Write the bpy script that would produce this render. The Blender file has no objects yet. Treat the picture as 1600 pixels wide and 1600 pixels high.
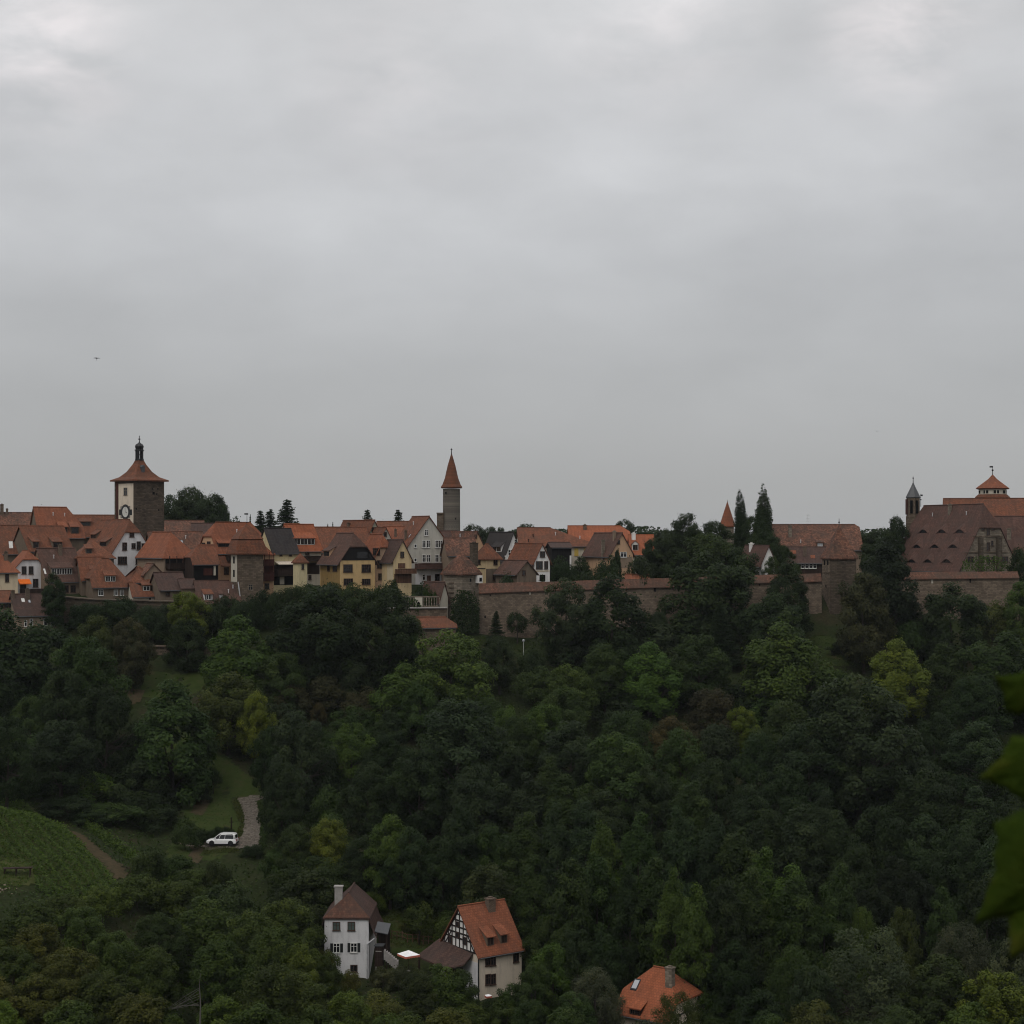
import bpy, math, random
import numpy as np
from mathutils import Vector
R = math.radians
random.seed(7)
rng = np.random.default_rng(7)
scene = bpy.context.scene
COL = scene.collection
F, HZ = 2700.0, 840.0            # focal length and eye level of the photograph, in its own pixels

# ------------------------------------------------------------------ terrain
_GX = [-400, -140, -75, -55, -38, 0, 80, 400]
_PR = [
 [(-60,-1.7),(3,-1.75),(8,-4),(40,-25),(100,-50),(150,-56),(180,-55),(205,-50),(220,-45),(250,-38.5),(262,-39),(275,-38),(290,-35),(310,-29),(325,-22),(335,-16),(345,-12),(360,-10),(380,-8),(6000,-8)],
 [(-60,-1.7),(3,-1.75),(8,-4),(40,-25),(100,-50),(150,-56),(180,-55),(205,-50),(220,-45),(250,-38.5),(262,-39),(275,-38),(290,-35),(310,-29),(325,-22),(335,-16),(345,-12),(360,-10),(380,-8),(6000,-8)],
 [(-60,-1.7),(3,-1.75),(8,-4),(40,-25),(100,-50),(150,-57),(180,-55.5),(205,-50.5),(220,-45.5),(248,-38.8),(258,-41.5),(275,-41),(290,-37.5),(310,-31),(325,-25),(335,-18),(345,-13),(360,-10),(380,-8),(6000,-8)],
 [(-60,-1.7),(3,-1.75),(8,-4),(40,-25),(100,-50),(150,-60),(190,-56.5),(215,-50.5),(237,-45.6),(250,-46.5),(262,-46.2),(275,-44),(285,-42),(305,-34.5),(325,-24.6),(335,-18.5),(345,-13.5),(360,-10),(380,-8),(6000,-8)],
 [(-60,-1.7),(3,-1.75),(8,-4),(40,-25),(100,-50),(150,-62),(200,-59),(225,-56),(245,-50.5),(262,-46.6),(285,-43),(305,-36),(325,-25.5),(335,-19.5),(345,-14),(360,-10),(380,-8),(6000,-8)],
 [(-60,-1.7),(3,-1.75),(8,-4),(40,-25),(100,-50),(150,-62),(215,-60),(226,-58.5),(245,-52.5),(262,-47.5),(285,-41.5),(305,-34),(325,-26),(338,-21),(346,-18.5),(353,-12),(362,-10),(380,-8),(6000,-8)],
 [(-60,-1.7),(3,-1.75),(8,-4),(40,-25),(100,-50),(150,-62),(215,-61),(240,-56),(262,-49),(285,-43),(305,-36),(325,-28),(338,-22.5),(348,-17.5),(355,-12),(364,-10),(380,-8),(6000,-8)],
]
_PR.append(_PR[-1])
_YS = np.concatenate([np.arange(-60, 400, 2.0), [450, 600, 1000, 2500, 6000]])
_TAB = np.array([np.interp(_YS, [p[0] for p in pr], [p[1] for p in pr]) for pr in _PR])
for _ in range(2):                                   # soften the profile's knees
    _TAB[:, 32:-6] = .25*_TAB[:, 31:-7] + .5*_TAB[:, 32:-6] + .25*_TAB[:, 33:-5]
def T(x, y):
    x = np.asarray(x, float); y = np.asarray(y, float)
    xi = np.interp(x, _GX, np.arange(len(_GX))); i0 = np.clip(xi.astype(int), 0, len(_GX)-2); fx = xi-i0
    yi = np.interp(y, _YS, np.arange(len(_YS))); j0 = np.clip(yi.astype(int), 0, len(_YS)-2); fy = yi-j0
    z = (_TAB[i0, j0]*(1-fx)+_TAB[i0+1, j0]*fx)*(1-fy)+(_TAB[i0, j0+1]*(1-fx)+_TAB[i0+1, j0+1]*fx)*fy
    amp = np.clip((y-20)/60, 0, 1)*np.clip((900-y)/500, 0, 1)
    return z + amp*(.25*np.sin(x*.31+1)*np.sin(y*.27)+.15*np.sin(x*.8+y*.5))
def P(px, py, Y): return Vector(((px-800)/F*Y, Y, (HZ-py)/F*Y))
def ground_y(px, py, h=0.0, y0=140.0, y1=344.0):
    """depth at which the sight line through (px,py) is h metres above the ground (nearest the slope)"""
    Y = np.arange(y1, y0, -.5); g = (HZ-py)/F*Y - T((px-800)/F*Y, Y)
    ok = np.where(g >= h)[0]
    return float(Y[ok[0]]) if len(ok) else y0

# ------------------------------------------------------------------ materials
MATS = {}
def nt(m):
    m.use_nodes = True; t = m.node_tree; t.nodes.clear(); return t
def node(t, typ, **kw):
    n = t.nodes.new(typ)
    for k, v in kw.items():
        if k.startswith('i_'):
            n.inputs[k[2:].replace('_', ' ')].default_value = v
        else: setattr(n, k, v)
    return n
def base(name, rough=.8, spec=.25):
    m = bpy.data.materials.new(name); t = nt(m)
    o = node(t, 'ShaderNodeOutputMaterial'); b = node(t, 'ShaderNodeBsdfPrincipled')
    b.inputs['Roughness'].default_value = rough; b.inputs['Specular IOR Level'].default_value = spec
    t.links.new(b.outputs[0], o.inputs[0]); MATS[name] = m
    return m, t, b
def ramp(t, fac, stops):
    r = node(t, 'ShaderNodeValToRGB'); e = r.color_ramp.elements
    while len(e) < len(stops): e.new(.5)
    for k, (p, c) in zip(e, stops): k.position = p; k.color = (*c, 1)
    t.links.new(fac, r.inputs[0]); return r.outputs[0]
def mul(c, s): return tuple(x*s for x in c)
def mix(t, kind, fac, a, b):
    n = node(t, 'ShaderNodeMix', data_type='RGBA', blend_type=kind)
    for sock, v in ((n.inputs[0], fac), (n.inputs[6], a), (n.inputs[7], b)):
        if hasattr(v, 'is_linked'): t.links.new(v, sock)
        else: sock.default_value = v if not isinstance(v, tuple) else (*v, 1)
    return n.outputs[2]
def plain(name, c, rough=.7, spec=.25, metal=0):
    m, t, b = base(name, rough, spec); b.inputs['Metallic'].default_value = metal
    g = node(t, 'ShaderNodeNewGeometry'); n = node(t, 'ShaderNodeTexNoise'); n.inputs['Scale'].default_value = 2.3; n.inputs['Detail'].default_value = 4
    t.links.new(g.outputs['Position'], n.inputs['Vector'])
    t.links.new(ramp(t, n.outputs[0], [(.3, mul(c, .85)), (.7, mul(c, 1.1))]), b.inputs['Base Color']); return m
def plaster(name, c, dirt=.75):
    m, t, b = base(name, .9, .1)
    uv = node(t, 'ShaderNodeUVMap'); mp = node(t, 'ShaderNodeMapping'); mp.inputs['Scale'].default_value = (1.4, .35, 1)
    t.links.new(uv.outputs[0], mp.inputs[0])
    n = node(t, 'ShaderNodeTexNoise'); n.inputs['Scale'].default_value = 1.0; n.inputs['Detail'].default_value = 6; n.inputs['Roughness'].default_value = .65
    t.links.new(mp.outputs[0], n.inputs['Vector'])
    n2 = node(t, 'ShaderNodeTexNoise'); n2.inputs['Scale'].default_value = 9; n2.inputs['Detail'].default_value = 4; t.links.new(uv.outputs[0], n2.inputs['Vector'])
    col = ramp(t, n.outputs[0], [(.28, mul(c, dirt)), (.5, c), (.8, mul(c, 1.06))])
    col = mix(t, 'MULTIPLY', .35, col, ramp(t, n2.outputs[0], [(.3, (.75, .75, .75)), (.7, (1, 1, 1))]))
    t.links.new(col, b.inputs['Base Color'])
    bp = node(t, 'ShaderNodeBump'); bp.inputs['Strength'].default_value = .15; bp.inputs['Distance'].default_value = .03
    t.links.new(n2.outputs[0], bp.inputs['Height']); t.links.new(bp.outputs[0], b.inputs['Normal']); return m
def tiles(name, c, vary=.35, moss=(.07, .065, .05), mossy=.35):
    m, t, b = base(name, .85, .15)
    uv = node(t, 'ShaderNodeUVMap')
    br = node(t, 'ShaderNodeTexBrick'); br.inputs['Scale'].default_value = 1; br.inputs['Brick Width'].default_value = .36; br.inputs['Row Height'].default_value = .34
    br.inputs['Mortar Size'].default_value = .022; br.inputs['Mortar Smooth'].default_value = .6; br.inputs['Bias'].default_value = 0
    br.inputs['Color1'].default_value = (*mul(c, 1-vary), 1); br.inputs['Color2'].default_value = (*mul(c, 1+vary), 1); br.inputs['Mortar'].default_value = (*mul(c, .45), 1)
    t.links.new(uv.outputs[0], br.inputs['Vector'])
    g = node(t, 'ShaderNodeNewGeometry')
    n = node(t, 'ShaderNodeTexNoise'); n.inputs['Scale'].default_value = .45; n.inputs['Detail'].default_value = 7; n.inputs['Roughness'].default_value = .7
    t.links.new(g.outputs['Position'], n.inputs['Vector'])
    mp = node(t, 'ShaderNodeMapping'); mp.inputs['Scale'].default_value = (2.2, .22, 1); t.links.new(uv.outputs[0], mp.inputs[0])
    n3 = node(t, 'ShaderNodeTexNoise'); n3.inputs['Scale'].default_value = 1; n3.inputs['Detail'].default_value = 5; t.links.new(mp.outputs[0], n3.inputs['Vector'])
    f = ramp(t, n.outputs[0], [(.40, (0, 0, 0)), (.62, (mossy*1.25, mossy*1.25, mossy*1.25))])
    col = mix(t, 'MIX', f, br.outputs[0], moss)
    col = mix(t, 'MULTIPLY', .6, col, ramp(t, n3.outputs[0], [(.3, (.62, .62, .62)), (.7, (1.1, 1.1, 1.1))]))
    t.links.new(col, b.inputs['Base Color'])
    bp = node(t, 'ShaderNodeBump'); bp.inputs['Strength'].default_value = .5; bp.inputs['Distance'].default_value = .05
    t.links.new(br.outputs['Fac'], bp.inputs['Height']); bp.invert = True; t.links.new(bp.outputs[0], b.inputs['Normal']); return m
def masonry(name, c, bw=.75, bh=.36, vary=.3, stain=.6):
    m, t, b = base(name, .95, .08)
    uv = node(t, 'ShaderNodeUVMap')
    nw = node(t, 'ShaderNodeTexNoise'); nw.inputs['Scale'].default_value = 1.3; t.links.new(uv.outputs[0], nw.inputs['Vector'])
    dv = mix(t, 'LINEAR_LIGHT', .05, uv.outputs[0], nw.outputs['Color'])
    br = node(t, 'ShaderNodeTexBrick'); br.inputs['Scale'].default_value = 1; br.inputs['Brick Width'].default_value = bw; br.inputs['Row Height'].default_value = bh
    br.inputs['Mortar Size'].default_value = .035; br.inputs['Mortar Smooth'].default_value = .5
    br.inputs['Color1'].default_value = (*mul(c, 1-vary), 1); br.inputs['Color2'].default_value = (*mul(c, 1+vary), 1); br.inputs['Mortar'].default_value = (*mul(c, .7), 1)
    t.links.new(dv, br.inputs['Vector'])
    n = node(t, 'ShaderNodeTexNoise'); n.inputs['Scale'].default_value = .28; n.inputs['Detail'].default_value = 8; n.inputs['Roughness'].default_value = .7
    t.links.new(uv.outputs[0], n.inputs['Vector'])
    col = mix(t, 'MULTIPLY', .9, br.outputs[0], ramp(t, n.outputs[0], [(.3, (stain, stain, stain)), (.65, (1.15, 1.12, 1.08))]))
    t.links.new(col, b.inputs['Base Color'])
    bp = node(t, 'ShaderNodeBump'); bp.inputs['Strength'].default_value = .6; bp.inputs['Distance'].default_value = .06; bp.invert = True
    t.links.new(br.outputs['Fac'], bp.inputs['Height']); t.links.new(bp.outputs[0], b.inputs['Normal']); return m
def boards(name, c, step=.22):
    m, t, b = base(name, .8, .15)
    uv = node(t, 'ShaderNodeUVMap')
    br = node(t, 'ShaderNodeTexBrick'); br.offset = 0; br.inputs['Scale'].default_value = 1; br.inputs['Brick Width'].default_value = step; br.inputs['Row Height'].default_value = 9
    br.inputs['Mortar Size'].default_value = .02; br.inputs['Color1'].default_value = (*mul(c, .75), 1); br.inputs['Color2'].default_value = (*mul(c, 1.25), 1); br.inputs['Mortar'].default_value = (*mul(c, .3), 1)
    t.links.new(uv.outputs[0], br.inputs['Vector'])
    n = node(t, 'ShaderNodeTexNoise'); n.inputs['Scale'].default_value = 1.6; n.inputs['Detail'].default_value = 5; t.links.new(uv.outputs[0], n.inputs['Vector'])
    t.links.new(mix(t, 'MULTIPLY', .7, br.outputs[0], ramp(t, n.outputs[0], [(.3, (.7, .7, .7)), (.7, (1.1, 1.1, 1.1))])), b.inputs['Base Color']); return m

tiles('orange', (.25, .088, .046), .16, (.12, .06, .042), .35); tiles('bright', (.31, .098, .046), .12, (.17, .07, .042), .3)
tiles('rust', (.18, .069, .038), .22, (.082, .05, .036), .45); tiles('brown', (.112, .06, .045), .2, (.06, .045, .038), .4)
tiles('mottled', (.165, .077, .05), .45, (.06, .045, .036), .6); tiles('slate', (.042, .038, .038), .2, (.06, .048, .042), .3)
tiles('umber', (.085, .05, .04), .2, (.05, .04, .035), .4); tiles('coping', (.135, .066, .044), .3, (.075, .055, .042), .6); tiles('hip_tiles', (.13, .06, .04), .3, (.07, .045, .035), .6); tiles('rose', (.112, .06, .046), .24, (.07, .046, .038), .6)
plaster('white', (.62, .61, .61)); plaster('snow', (.74, .72, .69)); plaster('cream', (.56, .47, .33)); plaster('pale', (.50, .46, .38))
plaster('yellow', (.53, .37, .185)); plaster('ochre', (.27, .18, .075)); plaster('straw', (.56, .43, .25)); plaster('grey', (.43, .41, .36)); plaster('tan', (.24, .18, .13)); plaster('peach', (.50, .32, .2))
plaster('pinkish', (.42, .29, .2)); plaster('greenish', (.36, .37, .29)); plaster('lemon', (.54, .46, .28)); plaster('dun', (.15, .115, .085), .6); plaster('buff', (.64, .55, .44))
masonry('stone', (.13, .102, .077)); masonry('wallstone', (.175, .138, .106), .6, .3, .25, .5); masonry('tower_grey', (.15, .135, .115), .6, .32); masonry('pale_stone', (.20, .17, .135)); masonry('old_stone', (.092, .074, .057), .7, .3)
masonry('brick_chimney', (.17, .13, .1), .3, .12, .2)
boards('timber', (.035, .022, .017)); boards('black_boards', (.012, .011, .011)); boards('red_boards', (.07, .024, .018)); boards('mid_wood', (.13, .07, .045))
plain('white_frame', (.62, .61, .58)); plain('brown_frame', (.06, .035, .025)); plain('beam', (.022, .017, .015)); plain('lead', (.06, .062, .065), .5, .4)
plain('iron', (.012, .012, .013), .5, .4); plain('awning_orange', (.75, .16, .02)); plain('linen', (.6, .52, .42)); plain('shutter_green', (.07, .095, .085)); plain('shutter_dark', (.018, .02, .02)); plain('shutter_yellow', (.5, .36, .08))
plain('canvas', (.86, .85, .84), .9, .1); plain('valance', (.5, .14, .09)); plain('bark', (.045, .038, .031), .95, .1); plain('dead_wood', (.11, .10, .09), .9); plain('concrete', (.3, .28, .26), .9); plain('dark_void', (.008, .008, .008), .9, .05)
plain('rubble', (.24, .19, .15), .95); plain('clock_face', (.55, .54, .5)); plain('gilt', (.5, .35, .1), .4, .5); plain('zinc', (.5, .5, .5), .5)
m, t, b = base('glass', .18, .5); b.inputs['Base Color'].default_value = (.012, .013, .015, 1)
m, t, b = base('bright_glass', .12, .9); b.inputs['Base Color'].default_value = (.35, .36, .38, 1)
m, t, b = base('car_paint', .28, .5); b.inputs['Base Color'].default_value = (.8, .79, .78, 1); b.inputs['Coat Weight'].default_value = .6; b.inputs['Coat Roughness'].default_value = .06
m, t, b = base('tyre', .8, .2); b.inputs['Base Color'].default_value = (.015, .015, .016, 1)
m, t, b = base('car_glass', .06, .5); b.inputs['Base Color'].default_value = (.008, .009, .011, 1)
m, t, b = base('red_lamp', .2, .5); b.inputs['Base Color'].default_value = (.3, .01, .01, 1)
m, t, b = base('lamp_glass', .1, .7); b.inputs['Base Color'].default_value = (.45, .46, .48, 1)
m, t, b = base('rim', .3, .5); b.inputs['Base Color'].default_value = (.35, .35, .36, 1); b.inputs['Metallic'].default_value = .8

def leafmat(name, transl=.2, spec=.07):
    m = bpy.data.materials.new(name); t = nt(m); MATS[name] = m
    o = node(t, 'ShaderNodeOutputMaterial'); p = node(t, 'ShaderNodeBsdfPrincipled'); p.inputs['Roughness'].default_value = .55; p.inputs['Specular IOR Level'].default_value = spec
    oi = node(t, 'ShaderNodeObjectInfo'); at = node(t, 'ShaderNodeAttribute', attribute_name='tint')
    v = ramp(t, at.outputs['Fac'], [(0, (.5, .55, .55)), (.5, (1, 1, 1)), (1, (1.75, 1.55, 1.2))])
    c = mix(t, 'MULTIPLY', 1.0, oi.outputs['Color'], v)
    t.links.new(c, p.inputs['Base Color'])
    tr = node(t, 'ShaderNodeBsdfTranslucent'); t.links.new(mix(t, 'MULTIPLY', 1.0, c, (1.5, 1.9, .8)), tr.inputs['Color'])
    ms = node(t, 'ShaderNodeMixShader'); ms.inputs[0].default_value = transl
    t.links.new(p.outputs[0], ms.inputs[1]); t.links.new(tr.outputs[0], ms.inputs[2]); t.links.new(ms.outputs[0], o.inputs[0]); return m
leafmat('leaves')

# ------------------------------------------------------------------ mesh building
class MB:
    def __init__(s): s.v = []; s.f = []; s.mi = []
    def add(s, v, f, mi=0):
        k = len(s.v); s.v += [tuple(p) for p in v]; s.f += [tuple(i+k for i in q) for q in f]; s.mi += [mi]*len(f); return s
    def box(s, x0, x1, y0, y1, z0, z1, mi=0):
        x0, x1 = sorted((x0, x1)); y0, y1 = sorted((y0, y1)); z0, z1 = sorted((z0, z1))
        return s.add([(x0,y0,z0),(x1,y0,z0),(x1,y1,z0),(x0,y1,z0),(x0,y0,z1),(x1,y0,z1),(x1,y1,z1),(x0,y1,z1)],
                     [(0,3,2,1),(4,5,6,7),(0,1,5,4),(1,2,6,5),(2,3,7,6),(3,0,4,7)], mi)
    def tube(s, p0, p1, r0, r1, n=8, mi=0):
        p0, p1 = Vector(p0), Vector(p1); d = (p1-p0).normalized(); u = d.orthogonal().normalized(); w = d.cross(u)
        v = [p0+(u*math.cos(k*2*math.pi/n)+w*math.sin(k*2*math.pi/n))*r0 for k in range(n)]+[p1+(u*math.cos(k*2*math.pi/n)+w*math.sin(k*2*math.pi/n))*r1 for k in range(n)]
        return s.add(v, [(k, (k+1) % n, n+(k+1) % n, n+k) for k in range(n)]+[tuple(range(n))[::-1], tuple(range(n, 2*n))], mi)
    def lathe(s, cx, cy, prof, n=16, ph=0, mi=0):
        v = []; f = []
        for r, z in prof: v += [(cx+r*math.cos(ph+k*2*math.pi/n), cy+r*math.sin(ph+k*2*math.pi/n), z) for k in range(n)]
        for j in range(len(prof)-1): f += [(j*n+k, j*n+(k+1) % n, (j+1)*n+(k+1) % n, (j+1)*n+k) for k in range(n)]
        f += [tuple(range(n))[::-1], tuple((len(prof)-1)*n+k for k in range(n))]
        return s.add(v, f, mi)
    def loft(s, rings, mi=0):
        """rings of equal count, closed with caps"""
        n = len(rings[0]); v = [p for r in rings for p in r]; f = []
        for j in range(len(rings)-1): f += [(j*n+k, j*n+(k+1) % n, (j+1)*n+(k+1) % n, (j+1)*n+k) for k in range(n)]
        f += [tuple(range(n))[::-1], tuple((len(rings)-1)*n+k for k in range(n))]
        return s.add(v, f, mi)
    def prism(s, poly, axis, a, b, mi=0):
        """polygon of 2-d points extruded along axis 'x' or 'y' or 'z'"""
        mk = {'x': lambda p, t: (t, p[0], p[1]), 'y': lambda p, t: (p[0], t, p[1]), 'z': lambda p, t: (p[0], p[1], t)}[axis]
        return s.loft([[mk(p, a) for p in poly], [mk(p, b) for p in poly]], mi)
    def slab(s, polys, th, mi=0):
        """top polygons thickened straight down by th, sharing welded corners"""
        idx = {}; v = []; f = []
        for q in polys:
            r = []
            for p in q:
                key = tuple(round(c, 3) for c in p)
                if key not in idx: idx[key] = len(v); v.append(tuple(p))
                if not r or r[-1] != idx[key]: r.append(idx[key])
            if r[0] == r[-1]: r.pop()
            if len(r) >= 3: f.append(tuple(r))
        n = len(v); edges = {}
        for q in f:
            for i in range(len(q)):
                e = (q[i], q[(i+1) % len(q)]); edges[e] = 1
        rim = [e for e in edges if (e[1], e[0]) not in edges]
        ff = f+[tuple(i+n for i in q[::-1]) for q in f]+[(b, a, a+n, b+n) for a, b in rim]
        return s.add(v+[(p[0], p[1], p[2]-th) for p in v], ff, mi)
    def obj(s, name, mat, parent=None, loc=None, smooth=False):
        me = bpy.data.meshes.new(name); me.from_pydata(s.v, [], s.f)
        for mm in (mat if isinstance(mat, (list, tuple)) else [mat]): me.materials.append(MATS[mm] if isinstance(mm, str) else mm)
        me.polygons.foreach_set('material_index', s.mi)
        if smooth: me.polygons.foreach_set('use_smooth', [True]*len(s.f))
        uv = me.uv_layers.new(name='UVMap').data; co = [Vector(p) for p in s.v]
        for p in me.polygons:
            n = p.normal
            t = Vector((-n.y, n.x, 0)) if abs(n.z) < .985 else Vector((1, 0, 0)); t.normalize(); bb = n.cross(t)
            for li in p.loop_indices:
                c = co[me.loops[li].vertex_index]; uv[li].uv = (c.dot(t), c.dot(bb))
        o = bpy.data.objects.new(name, me); COL.objects.link(o)
        if parent: o.parent = parent
        if loc: o.location = loc
        return o
def tag(o, label=None, cat=None, group=None, kind=None):
    if label: o['label'] = label
    if cat: o['category'] = cat
    if group: o['group'] = group
    if kind: o['kind'] = kind
    return o
def empty(name, loc, rz=0, label=None, cat=None, group=None):
    o = bpy.data.objects.new(name, None); o.empty_display_size = .5; COL.objects.link(o); o.location = loc; o.rotation_euler = (0, 0, rz)
    return tag(o, label, cat, group)

# ------------------------------------------------------------------ houses
class House:
    """near corner at pixel xc and depth Y; right face runs along local x, left face along local y.
    ridge=1: ridge along x (gable on the left face); ridge=2: ridge along y (gable on the right face)"""
    def __init__(s, label, x0, xc, x1, ye, yr, Y, a=0, ridge=1, yb=None, d=None, w=None, k=(1, 1), wall='white', roof='rust',
                 oe=.45, og=.3, th=.2, inset=.8, name='house', cat='house', win=(), dorm=(), chim=(), group=None, frame='brown_frame', gable=None):
        s.ar = R(a); a = R(a)-math.atan((xc-800)/F); s.ca, s.sa = math.cos(a), math.sin(a); s.Y = Y; s.Xc = (xc-800)/F*Y; s.frame = frame; s.roofmat = roof; s.wallmat = wall
        k1 = (x1-800)/F; k0 = (x0-800)/F
        s.A = A = w or (k1*Y-s.Xc)/(s.ca-k1*s.sa); s.B = B = d or (s.Xc-k0*Y)/(s.sa+k0*s.ca)
        cs = [(s.Xc+u*s.ca-v*s.sa, Y+u*s.sa+v*s.ca) for u, v in ((0, 0), (A, 0), (A, B), (0, B))]
        s.zb = zb = min(float(T(x, y)) for x, y in cs)-.5
        if yb: s.zb = zb = min(zb, (HZ-yb)/F*Y)
        s.zt = float(T(*cs[0]))
        zr_y = Y+(B/2*s.ca if ridge == 1 else A/2*s.sa); s.ridge = ridge
        ze = s.ze = (HZ-ye)/F*Y-zb; zr = s.zr = (HZ-yr)/F*zr_y-zb
        L, W = (A, B) if ridge == 1 else (B, A); s.L, s.W = L, W; m = s.m = (zr-ze)/(W/2); s.th = th
        s.root = empty(name, (s.Xc, Y, zb), a, label, cat, group)
        loc = (lambda q: (q[0], q[1], q[2])) if ridge == 1 else (lambda q: (q[1], q[0], q[2]))
        s.loc = loc; flip = ridge == 2
        # walls, with gable ends cut off where a hip begins
        mb = MB(); kk = [max(0, min(1, q)) for q in k]
        def end(sv, q):
            pts = [(0, 0), (W, 0), (W, ze)]
            if q > 0:
                if q < 1: pts += [(W-W/2*q, ze+(zr-ze)*q), (W/2*q, ze+(zr-ze)*q)]
                else: pts += [(W/2, zr)]
            pts += [(0, ze)]
            return [loc((sv, p[0], p[1])) for p in pts]
        e0, e1 = end(0, kk[0]), end(L, kk[1])
        mb.add(e0, [tuple(range(len(e0)))[::-1] if not flip else tuple(range(len(e0)))]); mb.add(e1, [tuple(range(len(e1))) if not flip else tuple(range(len(e1)))[::-1]])
        for tv in (0, W):
            q = [loc((0, tv, 0)), loc((L, tv, 0)), loc((L, tv, ze)), loc((0, tv, ze))]
            mb.add(q, [(0, 1, 2, 3) if (tv == 0) != flip else (3, 2, 1, 0)])
        s.wall = mb.obj('wall', wall, s.root)
        # roof
        def z(t): return ze+th+m*min(t, W-t)
        def side(rev):
            tt = (lambda t: W-t) if rev else (lambda t: t)
            pts = []
            for i, (sv, sg, q) in enumerate(((0, -1, kk[0]), (L, 1, kk[1]))):
                o = og if q > 0 else oe
                col = [(sv+sg*o, tt(-oe), z(0)-m*oe)]
                if q >= 1: col += [(sv+sg*o, tt(W/2), z(W/2))]
                else:
                    if q > 0: col += [(sv+sg*o, tt(W/2*q), z(W/2*q))]
                    col += [(sv-sg*(inset*(1-q)*W/2), tt(W/2), z(W/2))]
                pts.append(col)
            poly = pts[0][:1]+pts[1]+pts[0][:0:-1]
            poly = [loc(p) for p in poly]
            return poly[::-1] if rev != flip else poly
        polys = [side(False), side(True)]
        for sv, sg, q in ((0, -1, kk[0]), (L, 1, kk[1])):
            if q < 1:
                o = og if q > 0 else oe; t0 = W/2*q if q > 0 else -oe; zz = z(t0) if q > 0 else z(0)-m*oe
                p = [loc((sv+sg*o, t0, zz)), loc((sv+sg*o, W-t0, zz)), loc((sv-sg*(inset*(1-q)*W/2), W/2, z(W/2)))]
                polys.append(p if (sg > 0) != flip else p[::-1])
        rb = MB(); rb.slab(polys, th)
        i0 = inset*(1-kk[0])*W/2 if kk[0] < 1 else -og; i1 = L-inset*(1-kk[1])*W/2 if kk[1] < 1 else L+og
        if i1-i0 > .4: rb.tube(Vector(loc((i0, W/2, z(W/2)+.02))), Vector(loc((i1, W/2, z(W/2)+.02))), .13, .13, 6)
        s.roof = rb.obj('roof', roof, s.root)
        if oe > .25 and L > 4:                                          # eaves gutter on the near side
            g = MB(); g.tube(Vector(loc((0, -oe-.07, z(0)-m*oe-.16))), Vector(loc((L, -oe-.07, z(0)-m*oe-.16))), .09, .09, 6); g.obj('gutter', 'lead', s.root)
        for q in win: s.win(*q)
        for q in dorm: s.dormer(*q)
        for q in chim: s.chimney(*q)
    def ray(s, px, py):
        o = (-s.Xc, -s.Y); d = ((px-800)/F, 1.0)
        r = lambda q: (q[0]*s.ca+q[1]*s.sa, -q[0]*s.sa+q[1]*s.ca)
        o, d = r(o), r(d); return (o[0], o[1], -s.zb), (d[0], d[1], (HZ-py)/F)
    def hit(s, face, px, py):
        o, d = s.ray(px, py)
        if face == 'R': k = -o[1]/d[1]; return o[0]+d[0]*k, o[2]+d[2]*k
        if face == 'L': k = -o[0]/d[0]; return o[1]+d[1]*k, o[2]+d[2]*k
        k = (s.A-o[0])/d[0]; return o[1]+d[1]*k, o[2]+d[2]*k
    def onroof(s, px, py, up=0.0):
        """(s along ridge, t across, z) of the near slope, raised by up"""
        o, d = s.ray(px, py)
        if s.ridge == 2: o, d = (o[1], o[0], o[2]), (d[1], d[0], d[2])
        k = (s.ze+s.th+up+s.m*o[1]-o[2])/(d[2]-s.m*d[1]); return o[0]+d[0]*k, o[1]+d[1]*k, o[2]+d[2]*k
    def fbox(s, mb, face, u0, u1, z0, z1, o0, o1, mi=0):
        if face == 'R': mb.box(u0, u1, -o1, -o0, z0, z1, mi)
        elif face == 'L': mb.box(-o1, -o0, u0, u1, z0, z1, mi)
        else: mb.box(s.A+o0, s.A+o1, u0, u1, z0, z1, mi)
    def rect(s, face, px, py, w, h):
        u0, _ = s.hit(face, px-w/2, py); u1, _ = s.hit(face, px+w/2, py); _, z1 = s.hit(face, px, py-h/2); _, z0 = s.hit(face, px, py+h/2)
        return min(u0, u1), max(u0, u1), min(z0, z1), max(z0, z1)
    def win(s, face, px, py, w, h, frame=None, shutters=None, pane='glass'):
        u0, u1, z0, z1 = s.rect(face, px, py, w, h); fr = frame or s.frame; b = .09
        mb = MB()
        for q in ((u0-b, u0, z0-b, z1+b), (u1, u1+b, z0-b, z1+b), (u0, u1, z1, z1+b), (u0, u1, z0-b, z0)): s.fbox(mb, face, *q, 0, .11)
        if u1-u0 > .55: s.fbox(mb, face, (u0+u1)/2-.04, (u0+u1)/2+.04, z0, z1, .057, .09)
        if u1-u0 > 1.5:
            for e in (.25, .75): s.fbox(mb, face, u0+(u1-u0)*e-.04, u0+(u1-u0)*e+.04, z0, z1, .057, .09)
        if z1-z0 > .8: s.fbox(mb, face, u0, u1, z0+(z1-z0)*.66-.025, z0+(z1-z0)*.66+.025, .057, .085)
        s.fbox(mb, face, u0-.15, u1+.15, z0-b-.07, z0-b, 0, .16)
        o = mb.obj('window', fr, s.root)
        p = MB(); s.fbox(p, face, u0, u1, z0, z1, 0, .055); p.obj('pane', pane, o)
        if shutters:
            ww = (u1-u0)*.5
            for ua, ub in ((u0-b-ww-.03, u0-b-.03), (u1+b+.03, u1+b+ww+.03)):
                q = MB(); s.fbox(q, face, ua, ub, z0-.04, z1+.04, .015, .06); q.obj('shutter', shutters, s.root)
        return o
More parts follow.
